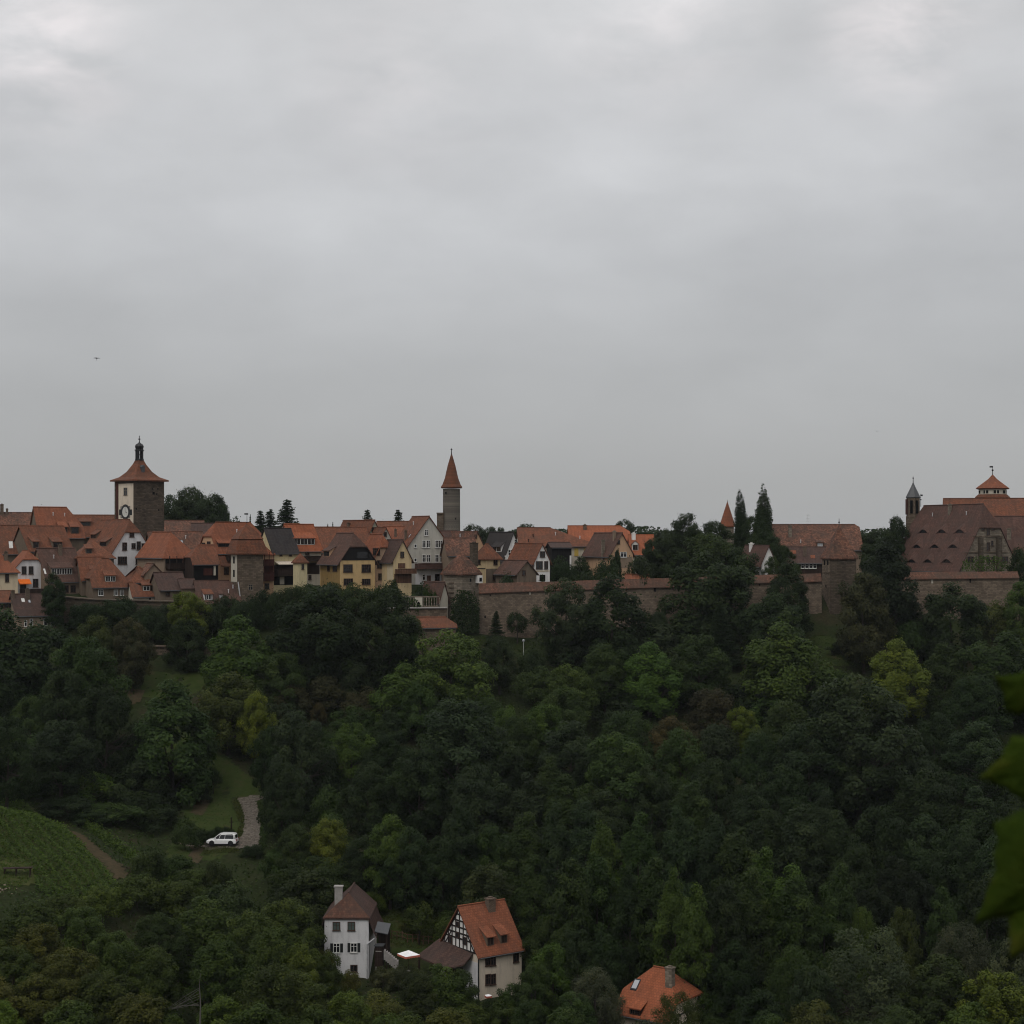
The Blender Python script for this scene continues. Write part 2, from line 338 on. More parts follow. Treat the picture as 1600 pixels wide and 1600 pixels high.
    def skylight(s, px, py, w, h, pane='bright_glass', frame='iron'):
        x, t, z = s.onroof(px, py); sc = s.Y/F; hw = w*sc/2; ht = h*sc/2/max(.5, s.m/math.hypot(1, s.m)); f = MB(); p = MB(); up = lambda q, e: s.ze+s.th+s.m*q+e
        for mb, e, k, th in ((f, .08, 1.0, .09), (p, .095, .74, .01)):
            q = [s.loc((x-hw*k, t-ht*k, up(t-ht*k, e))), s.loc((x+hw*k, t-ht*k, up(t-ht*k, e))), s.loc((x+hw*k, t+ht*k, up(t+ht*k, e))), s.loc((x-hw*k, t+ht*k, up(t+ht*k, e)))]
            mb.slab([q if s.ridge == 1 else q[::-1]], th)
        o = f.obj('skylight', frame, s.root); p.obj('pane', pane, o); return o
    def vent(s, px, py, mat='zinc'):
        x, t, z = s.onroof(px, py); c = s.loc((x, t, z)); mb = MB(); mb.tube((c[0], c[1], z-.2), (c[0], c[1], z+.55), .1, .1, 7); mb.lathe(c[0], c[1], [(.17, z+.55), (.17, z+.62), (.04, z+.7)], 7); return mb.obj('vent_pipe', mat, s.root)
    def panel(s, face, xa, xb, ya, yb_, mat, name='panel', o0=0, o1=.05):
        u0, _ = s.hit(face, xa, (ya+yb_)/2); u1, _ = s.hit(face, xb, (ya+yb_)/2); _, z1 = s.hit(face, (xa+xb)/2, ya); _, z0 = s.hit(face, (xa+xb)/2, yb_)
        mb = MB(); s.fbox(mb, face, min(u0, u1), max(u0, u1), z0, z1, o0, o1); return mb.obj(name, mat, s.root)
    def balcony(s, face, xa, xb, ya, yb_, out, mat, posts=0, roof=None):
        """parapet from ya (rail) to yb_ (floor), standing out from the face"""
        u0, _ = s.hit(face, xa, yb_); u1, _ = s.hit(face, xb, yb_); u0, u1 = sorted((u0, u1)); _, z1 = s.hit(face, (xa+xb)/2, ya); _, z0 = s.hit(face, (xa+xb)/2, yb_)
        mb = MB(); s.fbox(mb, face, u0, u1, z0-.18, z0, .004, out)
        for q in ((u0, u1, out-.08, out), (u0, u0+.08, .004, out-.08), (u1-.08, u1, .004, out-.08)): s.fbox(mb, face, q[0], q[1], z0+.0, z1, q[2], q[3])
        s.fbox(mb, face, u0-.04, u1+.04, z1, z1+.09, out-.12, out+.05)
        if posts:
            for i in range(posts):
                u = u0+(u1-u0-.14)*i/max(1, posts-1); s.fbox(mb, face, u, u+.14, z1+.09, z1+1.5, out-.14, out)
        return mb.obj('balcony', mat, s.root)
    def pent(s, face, xa, xb, ya, yb_, out, mat, name='pent_roof'):
        u0, z1 = s.hit(face, xa, ya); u1, _ = s.hit(face, xb, ya); u0, u1 = sorted((u0, u1)); zl = s.hit(face, (xa+xb)/2, yb_)[1]
        poly = [(-.003, z1), (-out, zl), (-out, zl-.16), (-.003, z1-.16)]
        mb = MB()
        if face == 'R': mb.prism(poly, 'x', u0, u1)
        else: mb.prism(poly, 'y', u0, u1)
        return mb.obj(name, mat, s.root)
    def gboard(s, mat, q0, q1, name='boarded_gable', off=.06):
        """boarding over the near gable between two shares of its height"""
        W, ze, zr = s.W, s.ze, s.zr
        zz = lambda q: ze+(zr-ze)*q
        p = [(W/2*q0, zz(q0)), (W-W/2*q0, zz(q0)), (W-W/2*q1, zz(q1)), (W/2*q1, zz(q1))]
        mb = MB(); r0 = [s.loc((-off, *q)) for q in p]; r1 = [s.loc((-.002, *q)) for q in p]; mb.loft([r0, r1] if s.ridge == 1 else [r1, r0]); return mb.obj(name, mat, s.root)
    def chimney(s, px, yt, yb_, w, mat='brick_chimney'):
        sv, tv, z = s.onroof(px, yb_); x, y, _ = s.loc((sv, tv, 0)); dep = s.Y+x*s.sa+y*s.ca; z1 = (HZ-yt)/F*dep-s.zb; hw = w*dep/F/2/1.15
        mb = MB(); mb.box(x-hw, x+hw, y-hw*.8, y+hw*.8, z-1.2, z1-.12); mb.box(x-hw-.1, x+hw+.1, y-hw*.8-.1, y+hw*.8+.1, z1-.12, z1)
        mb.box(x-hw*.5, x+hw*.5, y-hw*.4, y+hw*.4, z1, z1+.18); return mb.obj('chimney', mat, s.root)
    def dormer(s, px, py, w, h, kind='shed', wall=None, roof=None, frame=None, n=1, pane='glass'):
        wall = wall or 'dun'; roof = roof or s.roofmat; fr = frame or s.frame
        sc = s.Y/F; vis = math.cos(s.ar) if s.ridge == 1 else max(.35, math.sin(s.ar))
        wm = w*sc/vis; hm = h*sc
        sv, tv, zc = s.onroof(px, py, hm/2+.12); zr0 = zc-hm/2-.12; L = s.loc; fl = s.ridge == 2
        if kind == 'eyebrow':
            mb = MB(); N = 10; front = []; back = []; ln = hm/s.m*1.9+1.2
            for i in range(N+1):
                e = i/N*2-1; hh = hm*max(0, math.cos(e*math.pi/2))**1.4
                front.append((sv+e*wm/2*1.15, tv, zr0+hh+.1)); tb = tv+min(ln, (hh+.1)/s.m*2.2+.05); back.append((sv+e*wm/2*1.15, tb, zr0+s.m*(tb-tv)+.015))
            polys = [[L(front[i]), L(front[i+1]), L(back[i+1]), L(back[i])] for i in range(N)]
            if fl: polys = [p[::-1] for p in polys]
            mb.slab(polys, .09); body = mb.obj('dormer', roof, s.root)
            q = MB(); pts = [(sv+(i/N*2-1)*wm/2*.9, zr0+.02+(hm-.02)*max(0, math.cos((i/N*2-1)*math.pi/2))**1.4) for i in range(N+1)]
            r0 = [L((p[0], tv+.12, p[1])) for p in pts]; r1 = [L((p[0], tv+.3, p[1])) for p in pts]
            q.loft([r0, r1] if not fl else [r1, r0]); q.obj('pane', 'glass', body); return body
        zt = zr0+hm+.3; a0, a1 = sv-wm/2-.12, sv+wm/2+.12
        def bx(mb, x0, x1, y0, y1, z0, z1):
            p, q = L((x0, y0, z0)), L((x1, y1, z1)); mb.box(p[0], q[0], p[1], q[1], z0, z1)
        if kind == 'shed':
            tb = tv+(zt-zr0)/(s.m*.62); tb = min(tb, s.W/2*.97); md = (zr0+s.m*(tb-tv)-zt)/(tb-tv)
            mb = MB()
            for x in (a0, a1-.1):
                tri = [(tv, zr0-.05), (tb, zr0+s.m*(tb-tv)-.05), (tv, zt)]
                mb.loft([[L((x, *p)) for p in tri], [L((x+.1, *p)) for p in tri]])
            bx(mb, a0+.1, a1-.1, tv, tv+.1, zr0-.05, zt-.02); body = mb.obj('dormer', wall, s.root)
            rb = MB(); o = .22; top = [(a0-o, tv-.28, zt+.12-md*.28), (a1+o, tv-.28, zt+.12-md*.28), (a1+o*.6, tb+.1, zt+.14+md*(tb+.1-tv)), (a0-o*.6, tb+.1, zt+.14+md*(tb+.1-tv))]
            top = [L(p) for p in top]; rb.slab([top if not fl else top[::-1]], .12); rb.obj('dormer_roof', roof, body)
        else:
            hg = (a1-a0)/2*.95; tb = min(tv+(hm+.3+hg)/s.m, s.W/2*.97); tb2 = min(tv+(hm+.3)/s.m, s.W/2*.97)
            mb = MB(); poly = [(a0, zr0-.05), (a1, zr0-.05), (a1, zt), ((a0+a1)/2, zt+hg), (a0, zt)]
            r0 = [L((p[0], tv, p[1])) for p in poly]; r1 = [L((p[0], tv+.1, p[1])) for p in poly]; mb.loft([r1, r0] if not fl else [r0, r1])
            for x in (a0, a1-.1):
                tri = [(tv+.1, zr0-.05), (tb2, zr0+s.m*(tb2-tv)-.05), (tb2, zt), (tv+.1, zt)]
                mb.loft([[L((x, *p)) for p in tri], [L((x+.1, *p)) for p in tri]])
            body = mb.obj('dormer', wall, s.root); o = .2; zo = zt-o*hg*2/(a1-a0)
            lft = [L((a0-o, tv-.2, zo+.12)), L(((a0+a1)/2, tv-.2, zt+hg+.12)), L(((a0+a1)/2, tb+.1, zt+hg+.12)), L((a0-o, tb2, zo+.12))]
            rgt = [L(((a0+a1)/2, tv-.2, zt+hg+.12)), L((a1+o, tv-.2, zo+.12)), L((a1+o, tb2, zo+.12)), L(((a0+a1)/2, tb+.1, zt+hg+.12))]
            rb = MB(); rb.slab([lft, rgt] if not fl else [lft[::-1], rgt[::-1]], .12); rb.obj('dormer_roof', roof, body)
        cw = wm/n
        for i in range(n):
            c = sv-wm/2+cw*(i+.5); x0, x1 = c-cw/2+.07, c+cw/2-.07; z0, z1 = zr0+.14, zr0+.14+hm-.1; fb = MB()
            for q in ((x0-.06, x0, z0-.06, z1+.06), (x1, x1+.06, z0-.06, z1+.06), (x0, x1, z1, z1+.06), (x0, x1, z0-.06, z0), ((x0+x1)/2-.03, (x0+x1)/2+.03, z0, z1)): bx(fb, q[0], q[1], tv-.05, tv-.003, q[2], q[3])
            fb.obj('window', fr, body)
            pb = MB(); bx(pb, x0, x1, tv-.012, tv-.002, z0, z1); pb.obj('pane', pane, body)
        return body
# ------------------------------------------------------------------ the town, left to right (pixels of the photograph give each house its real place and size)
W_, B_ = 'white_frame', 'brown_frame'
House('long brown tiled roof at the far left edge of the skyline, chimneys on its ridge', -30, -30, 76, 829, 802, 410, 0, 1, d=11, roof='mottled', wall='dun',
      chim=[(3, 788, 803, 6), (11, 795, 803, 4)])
hs = House('broad orange roof with two shed dormers left of the clock tower', 56, 62, 131, 838, 793.5, 392, 14, 1, k=(1, .35), roof='orange', wall='dun', d=10,
      dorm=[(99, 828.5, 11, 9), (117, 828.5, 11, 9)])
hs.vent(83, 805); hs.vent(101, 806)
House('long rust roof with a wide dark dormer just left of the clock tower', 116, 116, 186, 838, 806, 402, 0, 1, d=11, roof='rust', wall='dun', dorm=[(133, 818.5, 15, 5)])
House('large plain rust roof at the left edge with one white skylight', -36, -36, 48, 864, 822, 374, 4, 1, d=11, roof='rust', wall='dun',
      chim=[(33, 846, 858, 6)]).skylight(17, 851.5, 6, 7, 'white_frame', 'white_frame')
hs = House('rust roof with two brown shed dormers above the grey roofed house', 43.5, 46, 113, 860, 823, 372, 22, 1, d=10.5, roof='rust', wall='dun',
      dorm=[(56, 851.5, 8, 8.5), (90, 851.5, 13, 8)])
hs = House('white gabled house in front of the clock tower with brown framed windows', 128, 175, 238, 864, 813, 364, 24, 2, yb=897, k=(.62, 1), roof='rust', wall='white', inset=.7,
      win=[('R',206,834.5,6,8),('R',194.6,853.7,6,11),('R',208.5,853,5,7.5),('R',216.6,852.5,5,12),('R',223.7,853,4,7),('R',191,875.6,13,11),('R',215.6,875.6,6.5,11),('R',228,873,4.5,7)],
      dorm=[(161, 850, 10, 6), (146, 838, 8, 5)])
hs.panel('R', 234.5, 238.5, 846, 890, 'snow', 'flue', .05, .5)
hs = House('rust hipped roof with one small dormer left of the white gabled house', 117, 121, 178, 871, 845, 356, 8, 1, k=(.0, 0), roof='rust', wall='dun', d=9, dorm=[(139, 861, 8, 6)])
House('cream cornered house at the left edge under an orange hipped roof', -40, -24, 28, 893, 858, 338, 10, 1, k=(1, 0), roof='orange', wall='cream', d=9, win=[('R',11,903,4.5,11),('R',-8,903,4.5,11)],
      chim=[(9, 862, 874, 6)])
hs = House('white house with an orange awning over its terrace', 14, 25, 69, 886, 862, 350, 16, 2, yb=934, k=(.45, 1), roof='orange', wall='white',
      win=[('R',37.5,891,6,11),('R',48.4,891,6,11),('R',55.5,911,7,12),('R',36,916,8,9)], og=.35)
hs.pent('R', 27.5, 46, 905, 911.5, 1.5, 'awning_orange', 'awning'); hs.panel('R', 27, 71, 919.5, 930, 'timber', 'terrace_parapet', 1.6, 1.7)
hs = House('grey brown roofed house with a four paned wide dormer beside the white house', 58, 74, 131, 907, 858, 350, 22, 1, d=10.5, roof='brown', wall='tan',
      win=[('R',103,920,7,10),('R',114,920,7,10)], frame=B_, chim=[(94, 851, 866, 6)])
hs.skylight(70, 893, 3, 5, 'white_frame', 'white_frame'); hs.vent(84, 872)
hs.dormer(96.6, 892.5, 31, 9, 'shed', 'dun', 'brown', W_, 4)
hs = House('rust hip roofed house with white double dormer on the old town wall', 138, 145, 206, 915.5, 874, 345, 12, 1, yb=937, k=(.25, .0), roof='rust', wall='dun', frame=W_, d=9,
      win=[('R',157.5,926,6.5,8),('R',181,926,5,7.5),('R',190.5,926,5,7.5)], dorm=[(172.5, 904, 15, 8, 'shed', 'dun', 'rust', W_, 2)])
House('low rust roof tucked between the hip roofed house and the white gable', 121, 128, 166, 905, 872, 351, 10, 1, d=8, roof='rust', wall='dun', dorm=[(146, 893, 8, 5)])
hs = House('small house with stepped double rust roof below the white gabled house', 196, 208, 250, 931, 911, 344, 12, 1, yb=942, k=(1, 0), roof='rust', wall='pale', d=6, frame=W_, inset=1.6,
      dorm=[(229, 919, 10, 7, 'shed', 'dun', 'rust', W_, 1)], win=[('R',234,935,4,5)])
House('small pyramid roofed house below the white gabled house', 196, 204, 241, 909, 886, 347.5, 14, 1, k=(.0, .0), roof='rust', wall='dun', d=7)
hs = House('small brown gabled house with a dark doorway right of the stepped roof', 216, 226, 254, 897, 882, 349, 22, 2, roof='mottled', wall='tan', win=[('R',241,902,6,8,B_)])
hs = House('large grey brown roof low at the left edge below the orange awning', 10, 26, 97, 961, 930, 330, 12, 1, roof='umber', wall='tan', d=9, yb=1003, frame=W_,
      win=[('R',49,972,3.5,9),('R',71,972,4.5,9.5),('R',82,972,4,9.5),('R',40,974,3,8)], chim=[(43, 920, 936, 7), (20, 923, 934, 6)])
hs.skylight(36, 938, 5, 4, 'white_frame', 'white_frame'); hs.skylight(46, 940, 4, 4); hs.vent(72, 932)
hs.panel('R', 61, 76, 985, 1000, 'timber', 'porch', .0, 1.2)
House('low grey gable with a row of three small windows at the left edge', -30, -30, 21, 941, 925, 333, 0, 1, d=7, roof='rust', wall='dun', win=[('R',3,946,4,6),('R',10,946,4,6),('R',16.5,946,4,6)])
House('dark brown low roof beside the small gabled house, half hidden by the light green tree', 244, 250, 292, 921, 896, 342, 16, 1, d=8, roof='umber', wall='dun', win=[('R',262,927,5,7)])
House('low brown roof below the dark timber balcony', 280, 284, 306, 919, 906, 343, 10, 1, d=6, roof='umber', wall='tan', win=[])

# clock tower ------------------------------------------------
def square_tower(name, label, x0, xc, x1, ye, Y, a, yb, wall, roof, prof, cat='tower', over=.6, th=.25, group=None):
    """square tower: prof = [(half-size share, pixel row)] of the roof from eaves to apex"""
    a = R(a)-math.atan((xc-800)/F); ca, sa = math.cos(a), math.sin(a); Xc = (xc-800)/F*Y
    k1 = (x1-800)/F; k0 = (x0-800)/F; A = (k1*Y-Xc)/(ca-k1*sa); B = (Xc-k0*Y)/(sa+k0*ca)
    h = House.__new__(House); h.Xc, h.Y, h.ca, h.sa, h.A, h.B = Xc, Y, ca, sa, A, B; h.zb = min((HZ-yb)/F*Y, float(T(Xc, Y))-.5); h.frame = B_; h.ridge = 1; h.roofmat = roof; h.wallmat = wall
    h.root = empty(name, (Xc, Y, h.zb), a, label, cat, group); yc = Y+(A*sa+B*ca)/2
    z = lambda py: (HZ-py)/F*yc-h.zb
    ze = (HZ-ye)/F*Y-h.zb; h.ze = ze; h.cx, h.cy, h.z = A/2, B/2, z
    mb = MB(); mb.box(0, A, 0, B, 0, ze); h.wall = mb.obj('wall', wall, h.root)
    ring = lambda q, zz: [(A/2+sx*(A/2*q+(over if q >= 1 else over*q)), B/2+sy*(B/2*q+(over if q >= 1 else over*q)), zz) for sx, sy in ((-1,-1),(1,-1),(1,1),(-1,1))]
    rings = [ring(prof[0][0], ze-th*.2), ring(prof[0][0], ze+th)]
    for q, py in prof[1:]: rings.append(ring(q, z(py)+.05))
    rb = MB(); rb.loft(rings); h.roof = rb.obj('roof', roof, h.root); return h
ct = square_tower('clock_tower', 'tall square stone clock tower with a cream painted strip and black lantern', 179, 210, 256.5, 751, 386, 34, 900, 'old_stone', 'rust',
                  [(1, 751), (.68, 746), (.43, 737.5), (.23, 726), (.135, 718.5), (.13, 718)], over=.75)
ct.panel('L', 185.5, 208.5, 755.5, 824, 'buff', 'painted_strip', .0, .05); ct.panel('L', 181.5, 185.2, 753, 830, 'red_boards', 'corner_strip', 0, .04)
ct.win('L', 196.5, 768, 5, 11, 'pale_stone', None, 'glass')
u0, u1, z0, z1 = ct.rect('L', 196.5, 800, 14.5, 17.5); uc, zc = (u0+u1)/2, (z0+z1)/2
mb = MB(); ct.fbox(mb, 'L', u0, u1, z0, z1, .05, .09); ck = mb.obj('clock', 'concrete', ct.root)
def disc(face_u, face_z, r, o0, o1, n=28):
    q = MB(); q.loft([[(-o0, face_u+r*math.cos(i*2*math.pi/n), face_z+r*math.sin(i*2*math.pi/n)) for i in range(n)], [(-o1, face_u+r*math.cos(i*2*math.pi/n), face_z+r*math.sin(i*2*math.pi/n)) for i in range(n)]]); return q
rr = (u1-u0)*.47
disc(uc, zc, rr, .09, .12).obj('hour_ring', 'iron', ck); disc(uc, zc, rr*.68, .12, .14).obj('clock_face', 'clock_face', ck)
q = MB(); ct.fbox(q, 'L', uc-.035, uc+.035, zc-.1, zc+rr*.6, .14, .17); q.add([(-.15, uc, zc-.04), (-.15, uc-rr*.42, zc-.2), (-.15, uc-rr*.42, zc-.12), (-.15, uc, zc+.05)], [(0, 1, 2, 3)]); q.obj('clock_hands', 'iron', ck)
fr = MB()
for q in ((u0, u1, z1-.12, z1), (u0, u1, z0, z0+.12), (u0, u0+.12, z0+.12, z1-.12), (u1-.12, u1, z0+.12, z1-.12)): ct.fbox(fr, 'L', *q, .09, .13)
fr.obj('clock_frame', 'iron', ck)
for x in (188.2, 205): ct.panel('L', x-1.7, x+1.7, 796, 805, 'shutter_dark', 'shutter', .05, .09)
for x, y, w_, h_ in ((240, 770.6, 3.5, 4.5), (244.5, 772, 2, 2), (213, 795, 2, 3), (238, 764, 2, 2), (246.5, 764, 2, 2), (248, 797, 2, 2.6)): ct.panel('R', x-w_/2, x+w_/2, y-h_/2, y+h_/2, 'dark_void', 'opening', .0, .02)
cx, cy = ct.cx, ct.cy; zz = ct.z
mb = MB(); mb.lathe(cx, cy, [(1.0, zz(719.5)), (1.0, zz(717))], 8)
for i in range(8):
    a = i*math.pi/4+.4; mb.tube((cx+.78*math.cos(a), cy+.78*math.sin(a), zz(717)), (cx+.78*math.cos(a), cy+.78*math.sin(a), zz(704)), .14, .14, 6)
mb.lathe(cx, cy, [(.86, zz(711.2)), (.86, zz(710.2))], 8); mb.lathe(cx, cy, [(1.05, zz(704.5)), (1.05, zz(702.6)), (.8, zz(702.2)), (.95, zz(699)), (.98, zz(697)), (.8, zz(694.5)), (.35, zz(692.5)), (.12, zz(691)), (.09, zz(688))], 12)
mb.obj('lantern', 'iron', ct.root)
mb = MB(); mb.tube((cx, cy, zz(688.5)), (cx, cy, zz(680.6)), .08, .05, 6); mb.lathe(cx, cy, [(.05, zz(687.4)), (.27, zz(686.6)), (.27, zz(685.6)), (.05, zz(684.8))], 8); mb.lathe(cx, cy, [(.04, zz(683.4)), (.16, zz(682.6)), (.04, zz(681.6))], 8); mb.obj('finial', 'iron', ct.root)
o, d = ct.ray(221.5, 733); k_ = (ct.B*.3-o[1])/d[1]; hx, hz = o[0]+d[0]*k_, o[2]+d[2]*k_
mb = MB(); mb.box(hx-.4, hx+.4, ct.B*.22, ct.B*.44, hz-1.0, hz+.4); mb.prism([(hx-.52, hz+.4), (hx+.52, hz+.4), (hx, hz+.95)], 'y', ct.B*.2, ct.B*.46); mb.obj('roof_hatch', 'lead', ct.root)

# houses between the clock tower and the slender tower ----------------------
House('brown orange roof directly right of the clock tower with a tan chimney', 252, 252, 318, 832, 814.5, 412, 0, 1, d=9, roof='mottled', wall='dun', chim=[(308.5, 821, 832, 6)])
House('dark low roof behind the orange half hipped house', 300, 300, 352, 836, 819, 406, 0, 1, d=9, roof='umber', wall='dun')
hs = House('patchy brown roof below the tan chimney right of the clock tower', 235, 238, 322, 864, 832, 378, 10, 1, d=10, roof='mottled', wall='dun')
hs.skylight(284, 847, 4, 4); hs.vent(290, 841)
hs = House('orange hipped house with a dark timber balcony under its eaves', 241, 256.5, 307, 869, 833, 354, 30, 2, k=(0, 1), roof='orange', wall='tan', inset=1.0, d=11)
hs.balcony('R', 259, 305, 880, 888, 1.5, 'timber', 5); hs.panel('R', 258.5, 306, 871, 888, 'black_boards', 'gallery_wall', .0, .03)
hs = House('cream house with large orange half hipped roof left of the stone bastion', 311, 339.5, 417, 861.5, 817.5, 360, 30, 1, k=(.52, .55), roof='orange', wall='peach', inset=.95, yb=915,
      win=[('L',318.5,852,4,7),('L',326.5,851,4.5,9),('R',353.6,892,6,10)])
hs.vent(370, 832)
hs.dormer(352, 851.5, 20, 4.5, 'shed', 'timber', 'orange', B_, 1)
hs.pent('R', 339.8, 364, 864, 884, 1.6, 'rust'); hs.dormer(353, 858.5, 0.1, 0.1) if False else None
hs.panel('R', 350.5, 357.5, 868, 877, 'timber', 'dormer', .0, 1.6)
hs = House('open fronted dark barn under a small orange pent roof', 292, 302, 341, 880, 853, 350, 16, 1, k=(.3, 1), roof='rust', wall='timber', d=7)
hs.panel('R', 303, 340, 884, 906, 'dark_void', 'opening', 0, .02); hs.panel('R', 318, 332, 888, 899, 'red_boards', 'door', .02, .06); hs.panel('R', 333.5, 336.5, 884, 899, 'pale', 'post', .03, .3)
hs = House('long low brown tiled roof with a white dormer below the stone bastion', 300, 312, 376, 943, 909, 340.5, 14, 1, k=(1, .6), roof='brown', wall='tan', d=8,
      dorm=[(325.5, 933, 11, 7.5, 'shed', 'white', 'rust', W_, 2)])
hs.vent(357, 926); hs.vent(364, 919)
hs.dormer(345.5, 931.5, 3, 4, 'shed', 'white', 'brown', W_, 1, 'bright_glass')
bt = square_tower('bastion_tower', 'stone bastion tower under a two stage rust tent roof with weathervane', 360.5, 371.8, 411.5, 866, 345, 17, 952, 'stone', 'rust',
                  [(1, 866), (.80, 847), (.74, 843.5), (.80, 842.5), (.46, 831), (.2, 824), (.02, 819)], over=.75)
bt.panel('L', 361.2, 370.5, 867, 909, 'pale', 'render_strip', 0, .03)
for y in (875, 896): bt.panel('L', 364.6, 367, y-5.5, y+5.5, 'dark_void', 'slit_window', .03, .05)
bt.win('R', 391.4, 917.7, 5.5, 7.5, 'pale_stone')
mb = MB(); mb.tube((bt.cx, bt.cy, bt.z(819.5)), (bt.cx, bt.cy, bt.z(801.5)), .06, .04, 6); mb.lathe(bt.cx, bt.cy, [(.05, bt.z(817)), (.18, bt.z(816)), (.05, bt.z(815))], 8)
mb.box(bt.cx-.55, bt.cx+.25, bt.cy-.02, bt.cy+.02, bt.z(804.2), bt.z(802)); mb.obj('weathervane', 'iron', bt.root)
mb = MB(); x_, z_ = bt.hit('R', 371.5, 909); mb.tube((x_+.02, -.18, z_), (x_+.5, -.2, z_-3.6), .11, .11, 6); mb.obj('downpipe', 'zinc', bt.root)
hs = House('narrow house with red brown timber galleries right of the stone bastion', 404, 411, 427.5, 866, 852, 352, 12, 1, yb=925, d=7, roof='orange', wall='peach')
for ya, yb2 in ((873, 883), (893, 906)): hs.balcony('R', 411.5, 427, ya+1.5, yb2, .9, 'red_boards', 3)
hs.panel('R', 412, 427, 880, 906, 'red_boards', 'gallery_wall', 0, .03); hs.win('R', 417, 916, 6, 8)
hs = House('cream house under a dark slate roof with a dark timber balcony', 402, 425.6, 465, 861, 827, 353, 33, 1, yb=925, roof='slate', wall='lemon', win=[('R',438.8,866,3.2,4.5),('R',453.6,866,3.2,4.5)])
hs.pent('R', 429, 461, 877, 881, 1.6, 'linen', 'awning'); hs.balcony('R', 428, 467, 889, 898, 1.5, 'timber', 0); hs.panel('R', 428, 466, 882, 898, 'timber', 'gallery_wall', 0, .03)
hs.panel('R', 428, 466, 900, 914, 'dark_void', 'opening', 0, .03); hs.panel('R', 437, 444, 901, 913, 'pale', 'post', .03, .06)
hs = House('house with bright orange roof and one very wide timber shed dormer', 432, 459, 502, 858, 820.5, 358, 32, 1, yb=912, roof='bright', wall='pale')
hs.dormer(475, 846, 33, 9, 'shed', 'timber', 'bright', W_, 3); hs.win('R', 480, 863, 5, 7); hs.balcony('R', 473, 498, 869, 876, 1.3, 'timber', 0)
hs.panel('R', 479, 499, 879, 897, 'timber', 'gallery_wall', 0, .05); hs.win('R', 484, 902, 3.5, 6)
hs = House('slim cream stair turret with a small brown tent roof', 458, 466.5, 480, 877, 866, 347, 34, 1, yb=916, k=(0, 0), roof='rust', wall='lemon', inset=1, oe=.3, win=[('R',473,885.5,2.6,7)])
hs = House('yellow ochre house with a black boarded gable under an orange hip', 500, 531.5, 586, 876.5, 834.5, 348, 31, 2, yb=918, k=(.5, 1), roof='brown', wall='yellow', inset=.75, oe=.7,
      win=[('R',543.5,888,13,11),('R',572,888,13,11),('R',544,909,13,9),('R',572,909,12,8),('L',513.6,887,3,9),('L',523.7,887,6,10)])
hs.gboard('black_boards', .02, .5); hs.panel('R', 558, 574, 863, 872, 'glass', 'pane', .06, .075); hs.dormer(510, 865, 9, 7, 'shed', 'peach', 'brown', B_, 1)
hs.panel('L', 501, 531, 878, 916, 'ochre', 'side_render', 0, .02)
hs = House('pinkish gabled house squeezed right of the black boarded gable', 562, 585, 606, 872.5, 836, 354, 30, 2, yb=918, k=(.45, 1), roof='orange', wall='pinkish', inset=.9, w=5.2,
      win=[('R',588,862,10,10),('R',593,881.5,7,11),('R',594.5,901,6,9)])
House('broad rust roof behind the yellow ochre house', 494, 500, 582, 862, 825, 374, 14, 1, d=12, roof='rust', wall='dun')
hs = House('rust roof with a pale green gable high on the skyline', 524, 572, 598, 843.5, 814, 384, 28, 2, roof='rust', wall='greenish', win=[('R',582.5,827,2.4,5)], chim=[(544.5, 817, 825, 4)])
hs = House('small white gable between the pale green gable and the big grey gable', 590, 594, 612, 844.5, 825.5, 377, 18, 2, roof='rust', wall='grey', win=[('R',602,835,3,6)], d=9)
House('orange roof just left of the big grey gable', 602, 604, 634, 846, 824, 379, 6, 1, d=9, roof='orange', wall='dun', chim=[(618, 827, 838, 4)])
House('brown roof far behind with snow white roof vent, under the small conifer', 590, 590, 640, 831, 816, 402, 0, 1, d=8, roof='rust', wall='dun')
hs = House('large grey gabled house with paired windows left of the slender tower', 612, 637, 703, 854, 808, 362, 22, 2, yb=915, roof='rust', wall='grey', frame=W_,
      win=[('R',666,832,4.5,8.5)]+[('R',x,850,4.6,10.5) for x in (662.2,669,682.5,688)]+[('R',x,872.5,4.6,10.5) for x in (662.4,669.4,682.5,690)]+[('R',649,853,3,4.5),('R',649,875,3,4.5),('R',683,902,6,9),('R',662,902,3,8)], chim=[(634, 829, 843, 4)])
hs.vent(646, 820); hs.skylight(640, 838, 3, 4)
hs.balcony('R', 648.5, 703, 880.5, 887.5, 1.8, 'rose', 0); hs.panel('R', 649, 703, 889.5, 913, 'white', 'render_band', 0, .03); hs.win('R', 683, 902, 6, 9, B_); hs.panel('R', 667, 673, 899, 909, 'mid_wood', 'door', .03, .07)
hs = House('small yellow gabled house with dark roof left of the big grey gable', 592, 614.5, 643, 874.5, 845, 351, 30, 2, yb=912, roof='umber', wall='straw', win=[('R',628.4,866.5,4.5,8)])
hs.panel('R', 622, 633, 880, 888, 'mid_wood', 'shutter', 0, .05); hs.balcony('R', 617.5, 646, 889, 895, 1.3, 'mid_wood', 0); hs.panel('R', 616, 643, 897, 911, 'mid_wood', 'garage_door', 0, .05); hs.panel('L', 605, 614, 877, 906, 'cream', 'side_render', 0, .02)
